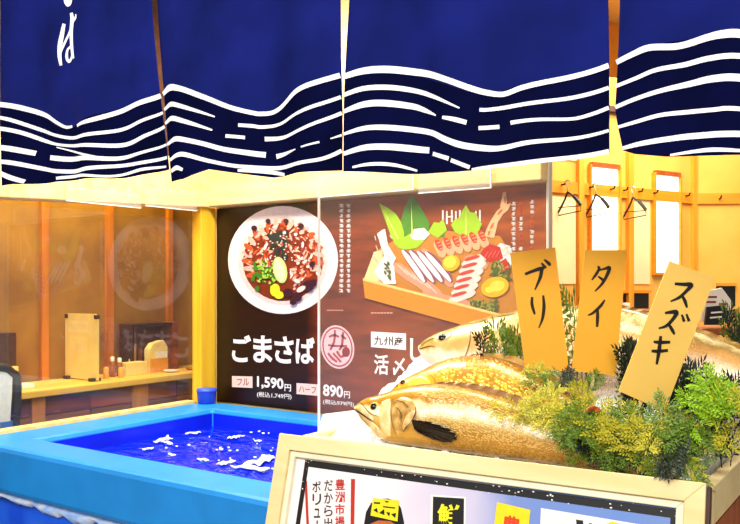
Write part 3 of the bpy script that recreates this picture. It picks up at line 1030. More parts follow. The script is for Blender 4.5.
part_print('lobster_picture', I('lobster', '#f0bd8a'), [[(484, 236), (487, 228), (490, 222), (496, 212), (502, 206), (511, 203), (508, 210), (503, 214), (498, 222), (496, 230), (494, 238)], [(500, 207), (503, 192), (506, 192), (507, 206)]], 4)
part_print('lobster_picture', I('lobster_red', '#cf6a34'), [ell(492, 226, 4, 1.2, -60, 8), ell(500, 212, 4, 1.1, -50, 8), ell(489, 233, 3, 1.2, -70, 8), ell(505, 200, 4, 0.8, 88, 8)], 5)

# lettering on the poster
W = I('white', '#fff8f2')
mb = MB()
for i, c in enumerate('ごまさば'):
    x0 = 232 + 21.2 * i
    write(mb, c, PO, ((x0, 334.5 + 0.8 * i), (x0 + 19.2, 335 + 0.8 * i), (x0 + 19.2, 363 + 0.6 * i), (x0, 361.5 + 0.6 * i)), lay * 2, 0.028)
obj('dish_name', mb, W, po)
part_print('price_tag_picture', I('tag', '#f6d5c8'), [[(232, 376), (252.5, 376.5), (252.5, 388), (232, 387)], [(296.5, 383), (319, 384.5), (319, 396), (296.5, 394)]], 2)
mb = MB()
write(mb, 'フル', PO, (237, 378.5, 249, 385.5), lay * 3, 0.01)
write(mb, 'ハーフ', PO, ((299, 386), (316, 387.5), (316, 393.5), (299, 392)), lay * 3, 0.01)
obj('tag_lettering', mb, I('tagtext', '#a03018'), po)
mb = MB()
write(mb, '1,590', PO, ((257, 376), (283.5, 378.5), (283.5, 391), (257, 388.5)), lay * 2, 0.03)
write(mb, '円', PO, ((284.5, 384), (291, 384.6), (291, 391.5), (284.5, 391)), lay * 2, 0.015)
write(mb, '(税込1,749円)', PO, ((257, 391.5), (291.5, 394), (291.5, 400), (257, 397.5)), lay * 2, 0.012)
write(mb, '890', PO, ((323, 384), (343, 386), (343, 398), (323, 396)), lay * 2, 0.03)
write(mb, '円', PO, ((344, 391), (350, 391.6), (350, 398.5), (344, 398)), lay * 2, 0.015)
write(mb, '(税込979円)', PO, ((323, 399), (354, 402), (354, 407.5), (323, 404.5)), lay * 2, 0.012)
obj('price_lettering', mb, W, po)
# red seal
part_print('seal_picture', I('seal_pink', '#f3c9c9'), [ell(337.5, 347, 16.6, 22, -12, 30)], 2)
part_print('seal_picture', I('seal_red', '#b4484c'), [ell(337.5, 347, 15, 20.2, -12, 30)], 3)
part_print('seal_picture', I('seal_pink', '#f3c9c9'), [ell(337.5, 347, 13.6, 18.6, -12, 30)], 4)
mb = MB()
for P in ([(329, 337, 2), (334, 335, 2.4), (339, 337, 2)], [(335, 330, 2), (334, 342, 2.4), (330, 350, 2)], [(341, 335, 2.2), (346, 339, 2)], [(343, 332, 2), (342, 345, 2.6), (339, 350, 2)], [(328, 345, 2), (335, 346, 2.2), (347, 346, 2)],
          [(328, 353, 2.2), (332, 358, 2.6), (337, 362, 2)], [(337, 351, 2.4), (341, 357, 2.6), (347, 352, 3)], [(333, 353, 2), (341, 362, 2.2)]):
    ribbon(mb, P, lambda x, y: PO.at(x, y, lay * 5), 3)
obj('seal_lettering', mb, I('seal_red', '#b4484c'), po)
part_print('seal_picture', I('seal_dot', '#8d2228'), [ell(346, 352, 4, 5, 0, 14)], 6)
# origin tag and heading
part_print('origin_tag_picture', W, [[(371, 331.5), (406, 333.5), (406, 350), (371, 347)]], 2)
mb = MB()
for i, c in enumerate('九州産'):
    write(mb, c, PO, (374 + 10 * i, 336 + 0.5 * i, 383 + 10 * i, 345 + 0.6 * i), lay * 3, 0.014)
obj('origin_lettering', mb, I('dark', '#2a1412'), po)
mb = MB()
write(mb, '活', PO, ((374, 354), (388.5, 355), (388.5, 375), (374, 374)), lay * 2, 0.02)
write(mb, '〆', PO, ((393, 357), (405, 358), (405, 376), (393, 375)), lay * 2, 0.02)
write(mb, 'し', PO, ((410, 338), (424, 339), (424, 362), (410, 361)), lay * 2, 0.03)
obj('heading_lettering', mb, W, po)
# small columns of print: too small to read, drawn as rows of tiny marks
mb, mr_ = MB(), MB()
for x, y0, y1, red in ((341.5, 204, 294, 0), (348.5, 204, 294, 0), (513.5, 202, 262, 0), (521, 202, 262, 1), (532, 200, 258, 2)):
    y = y0
    k = 0
    while y < y1:
        tgt = mr_ if (red and (k // 3) % 2 == (red - 1)) else mb
        w = 2.4
        for q in range(3):
            yy = y + q * 1.25
            a = rng.uniform(-w, -w * 0.3)
            ppoly(tgt, PO, [(x + a, yy), (x + w * rng.uniform(0.4, 1), yy), (x + w * rng.uniform(0.4, 1), yy + 0.75), (x + a, yy + 0.75)], lay * 2)
        ppoly(tgt, PO, [(x - 0.4, y), (x + 0.4, y), (x + 0.4, y + 3.4), (x - 0.4, y + 3.4)], lay * 2)
        y += 5.0
        k += 1
obj('small_print', mb, W, po, kind='stuff')
obj('small_print', mr_, I('print_red', '#e0502a'), po, kind='stuff')
part_print('heading_strokes', W, [[(x, 210 + (k % 2)), (x + 1.7, 210 + (k % 2)), (x + 1.7, h), (x, h)] for k, (x, h) in enumerate(((442, 220), (446, 224), (451, 222), (455, 222), (459, 218), (475, 222), (479, 224)))] + [[(446, 216), (453, 216), (453, 217.5), (446, 217.5)]], 1)
part_print('caption_print', I('caption', '#d99a86'), [[(371 + 3.2 * k, 312), (373.4 + 3.2 * k, 312.2), (373.4 + 3.2 * k, 313.8), (371 + 3.2 * k, 313.6)] for k in range(7)] + [[(327 + 2.8 * k, 309.6), (329 + 2.8 * k, 309.8), (329 + 2.8 * k, 311), (327 + 2.8 * k, 310.8)] for k in range(6)], 2)

# ------------------------------------------------------------------ fish display: cabinet, box, ice
BX0, BX1, BY0, BY1 = 1.70, 2.752, 0.015, 0.625
cb = thing('display_cabinet', (2.22, 0.32, 0), 'red brown wooden cabinet carrying the fish box', 'cabinet')
obj('body', MB().box(BX0 + 0.02, BX1 - 0.02, BY0 + 0.02, BY1 - 0.01, 0.0, 0.962), m_stand, cb)
for k in range(4):
    xx = BX0 + 0.02 + (BX1 - BX0 - 0.04) * k / 4
    obj('front_board', MB().box(xx + 0.004, xx + (BX1 - BX0 - 0.04) / 4 - 0.004, BY0 + 0.006, BY0 + 0.02, 0.05, 0.95), m_stand, cb)
for k in range(2):
    yy = BY0 + 0.025 + 0.29 * k
    obj('side_board', MB().box(BX1 - 0.02, BX1 - 0.008, yy + 0.004, yy + 0.285, 0.05, 0.95), m_stand, cb)
fbx = thing('fish_box', (2.22, 0.32, 0.963), 'cream wooden box full of ice and fish', 'box')
w_ = 0.028
z0, z1 = 0.963, 1.043
obj('rim_board', MB().box(BX0, BX1, BY0, BY0 + w_, z0, z1), m_cream_box, fbx, bev=0.003)
obj('rim_board', MB().box(BX0, BX1, BY1 - w_, BY1, z0, z1), m_cream_box, fbx, bev=0.003)
obj('rim_board', MB().box(BX0, BX0 + w_, BY0 + w_, BY1 - w_, z0, z1), m_cream_box, fbx, bev=0.003)
obj('rim_board', MB().box(BX1 - w_, BX1, BY0 + w_, BY1 - w_, z0, z1), m_cream_box, fbx, bev=0.003)
obj('bottom_board', MB().box(BX0 + w_, BX1 - w_, BY0 + w_, BY1 - w_, z0, z0 + 0.012), m_cream_box, fbx)


def ice_z(x, y):
    s = max(0.0, min(1.0, (y - 0.06) / 0.5))
    return 1.012 + 0.20 * s


m_ice = M('crushed_ice', '#fbfbf6', rough=0.25, var=0.14, scale=60, bump=0.5, hx2='#cfd9dc')
im = MB()
NX, NY = 110, 60
x0, x1, y0, y1 = BX0 + w_ + 0.002, BX1 - w_ - 0.002, BY0 + w_ + 0.002, BY1 - w_ - 0.002
for j in range(NY + 1):
    for i in range(NX + 1):
        x, y = x0 + (x1 - x0) * i / NX, y0 + (y1 - y0) * j / NY
        ed = 1.0 if 0 < i < NX and 0 < j < NY else 0.0
        z = ice_z(x, y) + 0.018 * noise.noise((x * 28, y * 28, 0)) + 0.012 * noise.noise((x * 70, y * 70, 5))
        im.v.append(Vector((x, y, z if ed else z0 + 0.013)))
for j in range(NY):
    for i in range(NX):
        a = j * (NX + 1) + i
        im.f.append((a, a + 1, a + NX + 2, a + NX + 1))
ice = obj('crushed_ice', im, m_ice, kind='stuff')
tag(ice, 'white crushed ice heaped in the cream fish box', 'ice')


# ------------------------------------------------------------------ fish
def fish_mat(name, ramp, scale=130.0, rough=0.28, bump=0.35, dark='#6b4a12', amt=0.5, metal=0.25):
    m = bpy.data.materials.new(name)
    m.use_nodes = True
    nt = m.node_tree
    b = nt.nodes['Principled BSDF']
    b.inputs['Roughness'].default_value = rough
    b.inputs['Metallic'].default_value = metal
    b.inputs['Coat Weight'].default_value = 0.35
    b.inputs['Coat Roughness'].default_value = 0.15
    uvn = nt.nodes.new('ShaderNodeUVMap')
    sp_ = nt.nodes.new('ShaderNodeSeparateXYZ')
    nt.links.new(uvn.outputs[0], sp_.inputs[0])
    tc = nt.nodes.new('ShaderNodeTexCoord')
    nz = nt.nodes.new('ShaderNodeTexNoise')
    nz.inputs['Scale'].default_value = 26
    nz.inputs['Detail'].default_value = 5
    nt.links.new(tc.outputs['Object'], nz.inputs['Vector'])
    ad = nt.nodes.new('ShaderNodeMath')
    ad.operation = 'MULTIPLY_ADD'
    ad.inputs[1].default_value = 0.34
    ad.inputs[2].default_value = -0.17
    nt.links.new(nz.outputs['Fac'], ad.inputs[0])
    a2 = nt.nodes.new('ShaderNodeMath')
    a2.operation = 'ADD'
    nt.links.new(sp_.outputs[1], a2.inputs[0])
    nt.links.new(ad.outputs[0], a2.inputs[1])
    cr = nt.nodes.new('ShaderNodeValToRGB')
    e = cr.color_ramp.elements
    e[0].position, e[0].color = ramp[0][0], srgb(ramp[0][1])
    e[1].position, e[1].color = ramp[-1][0], srgb(ramp[-1][1])
    for p, h in ramp[1:-1]:
        x = e.new(p)
        x.color = srgb(h)
    nt.links.new(a2.outputs[0], cr.inputs[0])
    vo = nt.nodes.new('ShaderNodeTexVoronoi')
    vo.inputs['Scale'].default_value = scale
    mp = nt.nodes.new('ShaderNodeMapping')
    mp.inputs['Scale'].default_value = (scale, scale * 0.34, 1)
    vo.inputs['Scale'].default_value = 1.0
    vo.inputs['Randomness'].default_value = 0.8
    nt.links.new(uvn.outputs[0], mp.inputs[0])
    nt.links.new(mp.outputs[0], vo.inputs['Vector'])
    # scales fade out on the head (u < 0.24)
    mk = nt.nodes.new('ShaderNodeMapRange')
    mk.inputs[1].default_value, mk.inputs[2].default_value = 0.2, 0.3
    nt.links.new(sp_.outputs[0], mk.inputs[0])
    vr = nt.nodes.new('ShaderNodeMapRange')
    vr.inputs[1].default_value, vr.inputs[2].default_value = 0.30, 0.62
    nt.links.new(vo.outputs['Distance'], vr.inputs[0])
    mu = nt.nodes.new('ShaderNodeMath')
    mu.operation = 'MULTIPLY'
    nt.links.new(vr.outputs[0], mu.inputs[0])
    nt.links.new(mk.outputs[0], mu.inputs[1])
    mu2 = nt.nodes.new('ShaderNodeMath')
    mu2.operation = 'MULTIPLY'
    mu2.inputs[1].default_value = amt
    nt.links.new(mu.outputs[0], mu2.inputs[0])
    mx = nt.nodes.new('ShaderNodeMix')
    mx.data_type = 'RGBA'
    nt.links.new(mu2.outputs[0], mx.inputs[0])
    nt.links.new(cr.outputs[0], mx.inputs[6])
    mx.inputs[7].default_value = srgb(dark)
    nt.links.new(mx.outputs[2], b.inputs['Base Color'])
    bp = nt.nodes.new('ShaderNodeBump')
    bp.inputs['Strength'].default_value = bump
    bp.inputs['Distance'].default_value = 0.003
    bp.invert = True
    nt.links.new(mu.outputs[0], bp.inputs['Height'])
    nt.links.new(bp.outputs[0], b.inputs['Normal'])
    return m


m_eye = M('fish_eye_ring', '#d9b45a', rough=0.15, var=0.2, scale=80)
m_pupil = M('fish_pupil', '#0a0806', rough=0.05, var=0.0)
m_mouth = M('fish_mouth_dark', '#3a1d10', rough=0.4)


class Fish:
    def __init__(s, name, label, plane, stations, thick, mat, side=1.0, seg=22, sub=4):
        s.pl, s.th = plane, thick
        rows = smooth_line([(a, b, c) for a, b, c in stations], sub)
        # station values are (x, top y, bottom y)
        s.rows = rows
        xs = [r[0] for r in rows]
        s.x0, s.x1 = xs[0], xs[-1]
        mb = MB()
        uv = []
        for r in rows:
            T, Bt = plane.at(r[0], r[1]), plane.at(r[0], r[2])
            mid, half = (T + Bt) / 2, (T - Bt) / 2
            u = (r[0] - s.x0) / (s.x1 - s.x0)
            w = s.w(u)
            for k in range(seg):
                an = 2 * math.pi * k / seg
                c, sn = math.cos(an), math.sin(an)
                c2 = math.copysign(abs(c) ** 0.9, c)
                mb.v.append(mid + half * c2 + plane.n * (w * sn))
                uv.append((u, 0.5 + 0.5 * c2))
        n = len(rows)
        for i in range(n - 1):
            for k in range(seg):
                a, b = i * seg + k, i * seg + (k + 1) % seg
                mb.f.append((a, b, b + seg, a + seg))
        mb.f.append(tuple(range(seg)))
        mb.f.append(tuple((n - 1) * seg + k for k in range(seg - 1, -1, -1)))
        lo = min(v.z for v in mb.v)
        c = sum(mb.v, Vector()) / len(mb.v)
        s.root = thing(name, (c.x, c.y, lo), label, 'fish')
        s.body = obj('body', mb, mat, s.root, smooth=True, uv=uv)

    def w(s, u):
        t = s.th
        for i in range(len(t) - 1):
            if u <= t[i + 1][0]:
                f = (u - t[i][0]) / (t[i + 1][0] - t[i][0])
                f = f * f * (3 - 2 * f)
                return t[i][1] + (t[i + 1][1] - t[i][1]) * f
        return t[-1][1]

    def surf(s, px, py, lift=0.0):
        """point on the visible flank"""
        r = min(s.rows, key=lambda q: abs(q[0] - px))
        T, Bt = s.pl.at(px, r[1]), s.pl.at(px, r[2])
        P = s.pl.at(px, py)
        hh = (T - Bt).length / 2
        c = max(-0.98, min(0.98, (P - (T + Bt) / 2).dot((T - Bt).normalized()) / hh))
        c = math.copysign(abs(c) ** (1 / 0.9), c)
        u = (px - s.x0) / (s.x1 - s.x0)
        return P + s.pl.n * (s.w(u) * math.sqrt(max(0, 1 - c * c)) + lift)

    def eye(s, px, py, r, m_ring):
        P = s.surf(px, py)
        n = s.pl.n
        ex, ey = s.pl.ex, s.pl.ey

        def dome(R, h, m, name, par, lift):
            mb = MB()
            seg = 20
            for j in range(6):
                a = j / 5 * math.pi / 2
                for k in range(seg):
                    t = 2 * math.pi * k / seg
                    mb.v.append(P + n * (lift + h * math.sin(a)) + (ex * math.cos(t) + ey * math.sin(t)) * R * max(math.cos(a), 0.02))
            for j in range(5):
                for k in range(seg):
                    a, b = j * seg + k, j * seg + (k + 1) % seg
                    mb.f.append((a, b, b + seg, a + seg))
            return obj(name, mb, m, par, smooth=True)
        e = dome(r, r * 0.35, m_ring, 'eye', s.root, -r * 0.12)
        dome(r * 0.72, r * 0.3, m_pupil, 'pupil', e, r * 0.12)

    def stroke(s, name, pts, m, lift=0.0015, th=True):
        mb = MB()
        ribbon(mb, pts, lambda x, y: s.surf(x, y, lift), 5)
        return obj(name, mb, m, s.root, smooth=True)

    def patch(s, name, pts, m, lift=0.003, centre=None):
        """slightly raised plate following the flank"""
        ln = smooth_line([(a, b, 0) for a, b in pts + [pts[0]]], 4)[:-1]
        cx_ = sum(p[0] for p in ln) / len(ln)
        cy_ = sum(p[1] for p in ln) / len(ln)
        mb = MB()
        R = 5
        mb.v.append(s.surf(cx_, cy_, lift))
        for j in range(1, R + 1):
            f = j / R
            for p in ln:
                x, y = cx_ + (p[0] - cx_) * f, cy_ + (p[1] - cy_) * f
                mb.v.append(s.surf(x, y, lift * (1.0 if j < R else -0.3)))
        k_ = len(ln)
        for k in range(k_):
            mb.f.append((0, 1 + k, 1 + (k + 1) % k_))
        for j in range(R - 1):
            for k in range(k_):
                a, b = 1 + j * k_ + k, 1 + j * k_ + (k + 1) % k_
                mb.f.append((a, a + k_, b + k_, b))
        return obj(name, mb, m, s.root, smooth=True)

    def fin(s, name, root_pts, tip_pts, m, bulge=0.0, lift=0.0, on_flank=False):
        """rayed fin: sheet between a root line and a tip line"""
        a = smooth_line([(x, y, 0) for x, y in root_pts], 4)
        b = smooth_line([(x, y, 0) for x, y in tip_pts], 4)
        N = 22

        def samp(l, t):
            k = t * (len(l) - 1)
            i = min(int(k), len(l) - 2)
            return l[i].lerp(l[i + 1], k - i)
        mb = MB()
        for i in range(N + 1):
            t = i / N
            pa, pb = samp(a, t), samp(b, t)
            rip = 0.0018 * (1 if i % 2 else -1)
            for j in range(4):
                q = pa.lerp(pb, j / 3)
                base = s.surf(q[0], q[1], 0) if on_flank else s.pl.at(q[0], q[1])
                mb.v.append(base + s.pl.n * (lift + rip * (0.3 + j / 3) + bulge * math.sin(j / 3 * 1.6)))
        for i in range(N):
            for j in range(3):
                k = 4 * i + j
                mb.f.append((k, k + 1, k + 5, k + 4))
        o = obj(name, mb, m, s.root, smooth=False)
        so = o.modifiers.new('solidify', 'SOLIDIFY')
        so.thickness = 0.0014
        return o


def fplane(q, z, deg=60):
    a = math.radians(deg)
    return Plane((2.2, q, z), (1, 0, 0), (0, math.cos(a), math.sin(a)))


fm_sea = fish_mat('sea_bass_skin', [(0.0, '#b08438'), (0.2, '#c8963a'), (0.40, '#dcb460'), (0.53, '#fff4d8'), (0.62, '#f6dfa2'), (0.70, '#b0780f'), (0.86, '#c48c0c'), (1.0, '#4e3004')], scale=120, dark='#7a5212', amt=0.5)
fm_bream = fish_mat('golden_bream_skin', [(0.0, '#f3e2b0'), (0.35, '#f8de88'), (0.55, '#f2bd1c'), (0.8, '#dc9c08'), (1.0, '#8c5a04')], scale=74, dark='#8f5c06', amt=0.7, bump=0.6)
fm_yell = fish_mat('yellowtail_skin', [(0.0, '#f4e2d2'), (0.4, '#eed3b2'), (0.56, '#d9a25a'), (0.7, '#c48d40'), (0.78, '#a0803a'), (0.86, '#f2dd9c'), (0.93, '#a8893c'), (1.0, '#6f6324')], scale=170, dark='#9a7436', amt=0.3)
m_fin_dark = M('dark_fin', '#2a1a0c', rough=0.35, hx2='#140b05', scale=60)
m_fin_gold = M('golden_fin', '#b98a2a', rough=0.35, hx2='#8a6216', scale=60)
m_cheek = M('gill_cover_tan', '#d6ab62', rough=0.25, hx2='#8e6626', scale=38)
m_cheekp = M('gill_cover_pale', '#f0d9a6', rough=0.25, hx2='#d3b071', scale=38)
m_jaw = M('jaw_pale', '#e9cf9a', rough=0.3, hx2='#b98f4c', scale=40)
m_lip = M('lip_dark', '#5a3a16', rough=0.35)

# back: long yellowtail
yt = Fish('yellowtail', 'long silver tan yellowtail lying at the back behind the name cards', fplane(0.44, 1.2),
          [(419, 346, 351), (425, 340, 361), (437, 334.5, 371), (455, 328, 382), (480, 320, 390), (518, 312, 396), (560, 307, 398), (620, 309, 398), (660, 320, 396), (692, 331, 393), (740, 347, 391), (762, 356, 389), (784, 365, 388)],
          [(0, 0.006), (0.06, 0.034), (0.3, 0.062), (0.6, 0.055), (1, 0.014)], fm_yell)
yt.eye(446.5, 342, 0.017, M('eye_grey', '#8d8668', rough=0.15, scale=90))
yt.patch('eye_socket', [(438, 343), (446, 336), (456, 335), (456, 341), (447, 347)], M('socket_brown', '#b08a50', rough=0.3), 0.001)
yt.stroke('mouth_line', [(420, 350, 0.8), (430, 349.5, 1.3), (440, 351.5, 0.5)], m_lip)
yt.stroke('mouth_line', [(422, 346, 1.6), (431, 342.5, 1.8), (439, 342, 0.6)], M('snout_olive', '#8b7a34', rough=0.35))
yt.stroke('gill_line', [(474, 330, 0.4), (476, 345, 1.0), (472, 360, 0.9), (464, 370, 0.4)], m_lip)
yt.stroke('lateral_stripe', [(468, 328, 1.2), (482, 326, 2.6), (500, 321, 2.4), (520, 320, 1.0)], M('stripe_olive', '#8d7326', rough=0.3))
yt.fin('tail_fin', [(782, 365), (785, 388)], [(806, 352), (800, 376), (810, 402)], m_fin_gold)
yt.fin('dorsal_fin', [(600, 308), (660, 320), (740, 347)], [(612, 303), (668, 317), (743, 345)], m_fin_gold)

# middle: golden bream
br = Fish('sea_bream', 'plump golden scaled fish lying in the middle of the pile', fplane(0.215, 1.09),
          [(388, 394, 399), (397, 385, 410), (406, 379, 420), (426, 369, 432), (448, 360, 440), (470, 356.5, 444), (499, 358.5, 446), (530, 371, 446), (560, 387, 447), (590, 404, 448), (612, 418, 450), (640, 428, 452)],
          [(0, 0.006), (0.08, 0.03), (0.35, 0.052), (0.7, 0.04), (1, 0.012)], fm_bream)
br.eye(406.5, 385.5, 0.0105, m_eye)
br.stroke('gill_line', [(431, 377, 0.4), (440, 384, 1.2), (441, 394, 1.2), (434, 404, 0.5)], M('gill_gold', '#a97412', rough=0.4))
br.patch('gill_cover', [(414, 383), (424, 378), (434, 384), (436, 393), (424, 398), (412, 394)], M('gill_cover_gold', '#f0c34a', rough=0.25, hx2='#dba21e', scale=40), 0.003)
br.stroke('nostril', [(399, 389, 1.0), (401, 388, 1.0)], m_lip)
br.fin('dorsal_fin', [(452, 359), (500, 358.5), (550, 381), (590, 404)], [(456, 357), (506, 354), (556, 377), (594, 401)], m_fin_gold)
br.fin('tail_fin', [(638, 428), (642, 452)], [(668, 420), (662, 440), (676, 468)], m_fin_gold)

# front: sea bass
bs = Fish('sea_bass', 'golden brown sea bass with dark pectoral fin along the front rim', fplane(0.098, 1.05, 64),
          [(355.5, 406.5, 411), (361, 401.5, 417), (368, 398, 424), (376, 396, 433), (386, 393, 441), (400, 389, 444), (420, 385, 447), (445, 384.5, 451), (470, 388, 454), (500, 396, 458), (540, 411, 463), (580, 430, 469), (620, 450, 478), (655, 466, 488)],
          [(0, 0.008), (0.07, 0.026), (0.3, 0.046), (0.65, 0.038), (1, 0.012)], fm_sea)
bs.eye(378.5, 409.5, 0.0135, m_eye)
bs.patch('gill_cover', [(397, 404), (407, 400), (418, 404), (424, 414), (420, 424), (410, 434), (400, 438), (396, 424)], m_cheek, 0.004)
bs.patch('cheek_plate', [(386, 404), (395, 402), (396, 420), (394, 438), (387, 438), (384, 424)], m_cheekp, 0.003)
bs.patch('gill_flap', [(414, 420), (424, 415), (421, 425), (410, 434), (408, 431)], m_jaw, 0.007)
bs.patch('lower_jaw', [(357, 412), (366, 417), (377, 425), (386, 434), (388, 440), (380, 438), (370, 428), (360, 418)], m_jaw, 0.003)
bs.patch('upper_jaw', [(357, 408), (364, 406), (371, 414), (378, 421), (376, 424), (366, 418)], m_cheekp, 0.004)
bs.stroke('mouth_line', [(356.5, 411, 1.2), (365, 416, 1.5), (373, 421.5, 1.3), (378, 424, 0.6)], m_mouth, 0.006)
bs.stroke('jaw_line', [(363, 404, 0.5), (369, 410, 0.9), (376, 417, 0.8), (384, 420, 0.4)], m_lip, 0.005)
bs.stroke('gill_line', [(398, 402, 0.5), (397, 414, 1.1), (398, 428, 1.0), (401, 438, 0.4)], M('gill_brown', '#8a6428', rough=0.4), 0.0035)  # brown line drawn along the gill edge
bs.stroke('gill_line', [(424, 413, 0.7), (423.5, 420, 1.4), (415.5, 429, 1.6), (409, 436, 0.6)], m_lip, 0.0062)
bs.stroke('gill_ridge', [(402, 405, 0.7), (410, 407, 1.1), (416, 413, 0.7)], m_lip, 0.0058)
bs.stroke('gill_ridge', [(403, 412, 0.6), (408, 418, 1.0), (408, 427, 0.7)], m_lip, 0.0058)
bs.fin('pectoral_fin', [(419, 425), (421, 433)], [(424, 426), (440, 428.5), (458, 435), (464, 442), (455, 446.5), (438, 443), (425, 437)], m_fin_dark, bulge=0.004, lift=0.004, on_flank=True)
bs.fin('dorsal_fin', [(430, 385), (470, 388), (520, 404), (570, 426)], [(438, 382), (476, 384), (527, 399), (576, 422)], M('dorsal_spine', '#8a5a12', rough=0.4))
bs.fin('tail_fin', [(653, 466), (657, 488)], [(684, 462), (680, 482), (692, 506)], m_fin_gold)

# ------------------------------------------------------------------ name cards on sticks
m_card = M('ochre_card', '#f4b02c', rough=0.6, var=0.06, scale=9)
m_card2 = M('pale_ochre_card', '#f3c45c', rough=0.6, var=0.06, scale=9)
m_ink = M('brush_ink', '#120b06', rough=0.45)
m_stick = wood('bamboo_stick', '#efd79a', '#dcbc73', stretch=(9, 9, 1))


def card(depth, corners, strokes, label, m, stick_px, lean=0.0, yaw=0.0):
    cx_ = sum(c[0] for c in corners) / 4
    cy_ = sum(c[1] for c in corners) / 4
    o = CAM + ray(cx_, cy_) * depth
    r = (RGT * math.cos(yaw) + FWD * math.sin(yaw))
    up = (UP * math.cos(lean) + FWD * math.sin(lean))
    pl = Plane(o, r, up)
    P = [pl.at(x, y) for x, y in corners]
    bot = (P[2] + P[3]) / 2
    dn = ((P[2] + P[3]) / 2 - (P[0] + P[1]) / 2).normalized()
    L = 0.0
    q = bot.copy()
    while q.z > ice_z(q.x, q.y) - 0.01 and L < 0.4:
        q += dn * 0.01
        L += 0.01
    t = thing('name_card', q, label, 'name card')
    back = -pl.n * 0.003
    obj('card', MB().prism(P, back), m, t)
    cen = (P[0] + P[1]) / 2 + dn * 0.04
    sx = r * 0.004
    obj('stick', MB().prism([cen - sx + back * 1.1, cen + sx + back * 1.1, q + sx + back * 1.1, q - sx + back * 1.1], back * 1.4), m_stick, t)
    for nm, grp in strokes:
        mb = MB()
        for s_ in grp:
            ribbon(mb, s_, lambda x, y: pl.at(x, y, 0.0008), 5)
        obj(nm, mb, m_ink, t)


def z3(ox, oy, sc, lst):
    return [[(ox + x / sc, oy + y / sc, 1.28 * w / sc) for x, y, w in s_] for s_ in lst]


card(2.10, [(510.3, 252.8), (555.2, 247.5), (569.1, 371.5), (525, 368)],
     [('brush_character', z3(505, 240, 3.743, [[(75, 128, 8), (100, 118, 9), (136, 106, 11), (140, 112, 8)], [(138, 106, 11), (132, 140, 10), (112, 186, 4)], [(136, 86, 5), (150, 102, 9), (153, 106, 4)], [(147, 73, 5), (164, 88, 10), (170, 96, 5)]])),
      ('brush_character', z3(505, 240, 3.743, [[(102, 213, 7), (101, 240, 9), (110, 273, 7), (113, 278, 3)], [(143, 207, 6), (146, 250, 10), (140, 295, 8), (126, 330, 3)]]))],
     'leftmost ochre name card with two brushed characters, tilted left', m_card, 0)
card(2.02, [(585, 250), (627, 250), (616, 375.5), (571.7, 371)],
     [('brush_character', z3(565, 240, 3.743, [[(122, 99, 6), (128, 107, 8), (114, 132, 8), (100, 150, 4)], [(126, 113, 5), (148, 108, 7), (166, 104, 11), (158, 130, 10), (138, 165, 8), (112, 192, 4)], [(124, 136, 5), (140, 148, 8), (144, 153, 5)]])),
      ('brush_character', z3(565, 240, 3.743, [[(149, 224, 5), (134, 246, 9), (106, 272, 8), (86, 282, 4)], [(122, 258, 7), (122, 290, 10), (120, 325, 7)]]))],
     'upright ochre name card with two brushed characters between the other cards', m_card, 0)
card(1.80, [(669.6, 261), (715.4, 278), (665, 411.5), (618.6, 391)],
     [('brush_character', z3(610, 255, 3.273, [[(212, 94, 7), (240, 96, 9), (266, 98, 12), (252, 116, 9), (228, 138, 8), (198, 152, 4)], [(236, 132, 6), (246, 152, 9), (252, 172, 5)]])),
      ('brush_character', z3(610, 255, 3.273, [[(180, 190, 6), (200, 187, 9), (218, 188, 12), (206, 210, 9), (184, 232, 8), (159, 240, 4)], [(192, 226, 7), (204, 246, 9), (211, 260, 5)], [(235, 195, 5), (243, 218, 8)], [(250, 193, 5), (259, 217, 8)]])),
      ('brush_character', z3(610, 255, 3.273, [[(143, 284, 6), (165, 286, 9), (197, 285, 7)], [(136, 314, 7), (160, 315, 9), (190, 312, 7)], [(166, 265, 7), (161, 310, 10), (153, 358, 6)]]))],
     'large pale ochre name card with three brushed characters, leaning right', m_card2, 0)

# ------------------------------------------------------------------ notice board in front
s_, c_ = math.sin(math.radians(15)), math.cos(math.radians(15))
BP = Plane((1.688, -0.067, 1.06), (0.998, 0.063, 0), (-0.063 * s_, 0.998 * s_, c_))
BW, BH, FT, FW = 1.062, 0.92, 0.035, 0.056
nb = thing('notice_board', BP.uv(BW / 2, -BH - 0.04), 'cream framed notice board leaning in front of the fish box', 'notice board')
nbw = BP.uv(BW / 2, -BH - 0.04)


def bbox_(a0, a1, b0, b1, t0, t1):
    return MB().obox(BP.uv(a0, b0, t0), BP.ex * (a1 - a0), BP.ey * (b1 - b0), BP.n * (t1 - t0))


m_frame = wood('cream_frame', '#f1dda8', '#e8cd8c', stretch=(1, 9, 9), rough=0.45)
# mitred frame, stepped: outer moulding and inner lip
def mitre(name, q, t0, t1, m, par):
    mb = MB()
    mb.prism([BP.uv(a, b, t0) for a, b in q], BP.n * (t1 - t0))
    return obj(name, mb, m, par, bev=0.002)


o = [(0, 0), (BW, 0), (BW, -BH), (0, -BH)]
i1 = [(FW * 0.72, -FW * 0.72), (BW - FW * 0.72, -FW * 0.72), (BW - FW * 0.72, -BH + FW * 0.72), (FW * 0.72, -BH + FW * 0.72)]
i2 = [(FW, -FW), (BW - FW, -FW), (BW - FW, -BH + FW), (FW, -BH + FW)]
for k in range(4):
    j = (k + 1) % 4
    fo = mitre('frame_rail', [o[k], o[j], i1[j], i1[k]], -FT, 0.0, m_frame, nb)
    mitre('inner_lip', [i1[k], i1[j], i2[j], i2[k]], -FT * 0.9, -0.008, M('pale_lip', '#f8eccb', rough=0.4), fo)
obj('side_band', bbox_(BW, BW + 0.007, -BH, -0.006, -FT, -0.006), m_darkw, nb)
obj('backing', bbox_(FW * 0.8, BW - FW * 0.8, -BH + FW * 0.8, -FW * 0.8, -0.026, -0.022), m_white, nb)
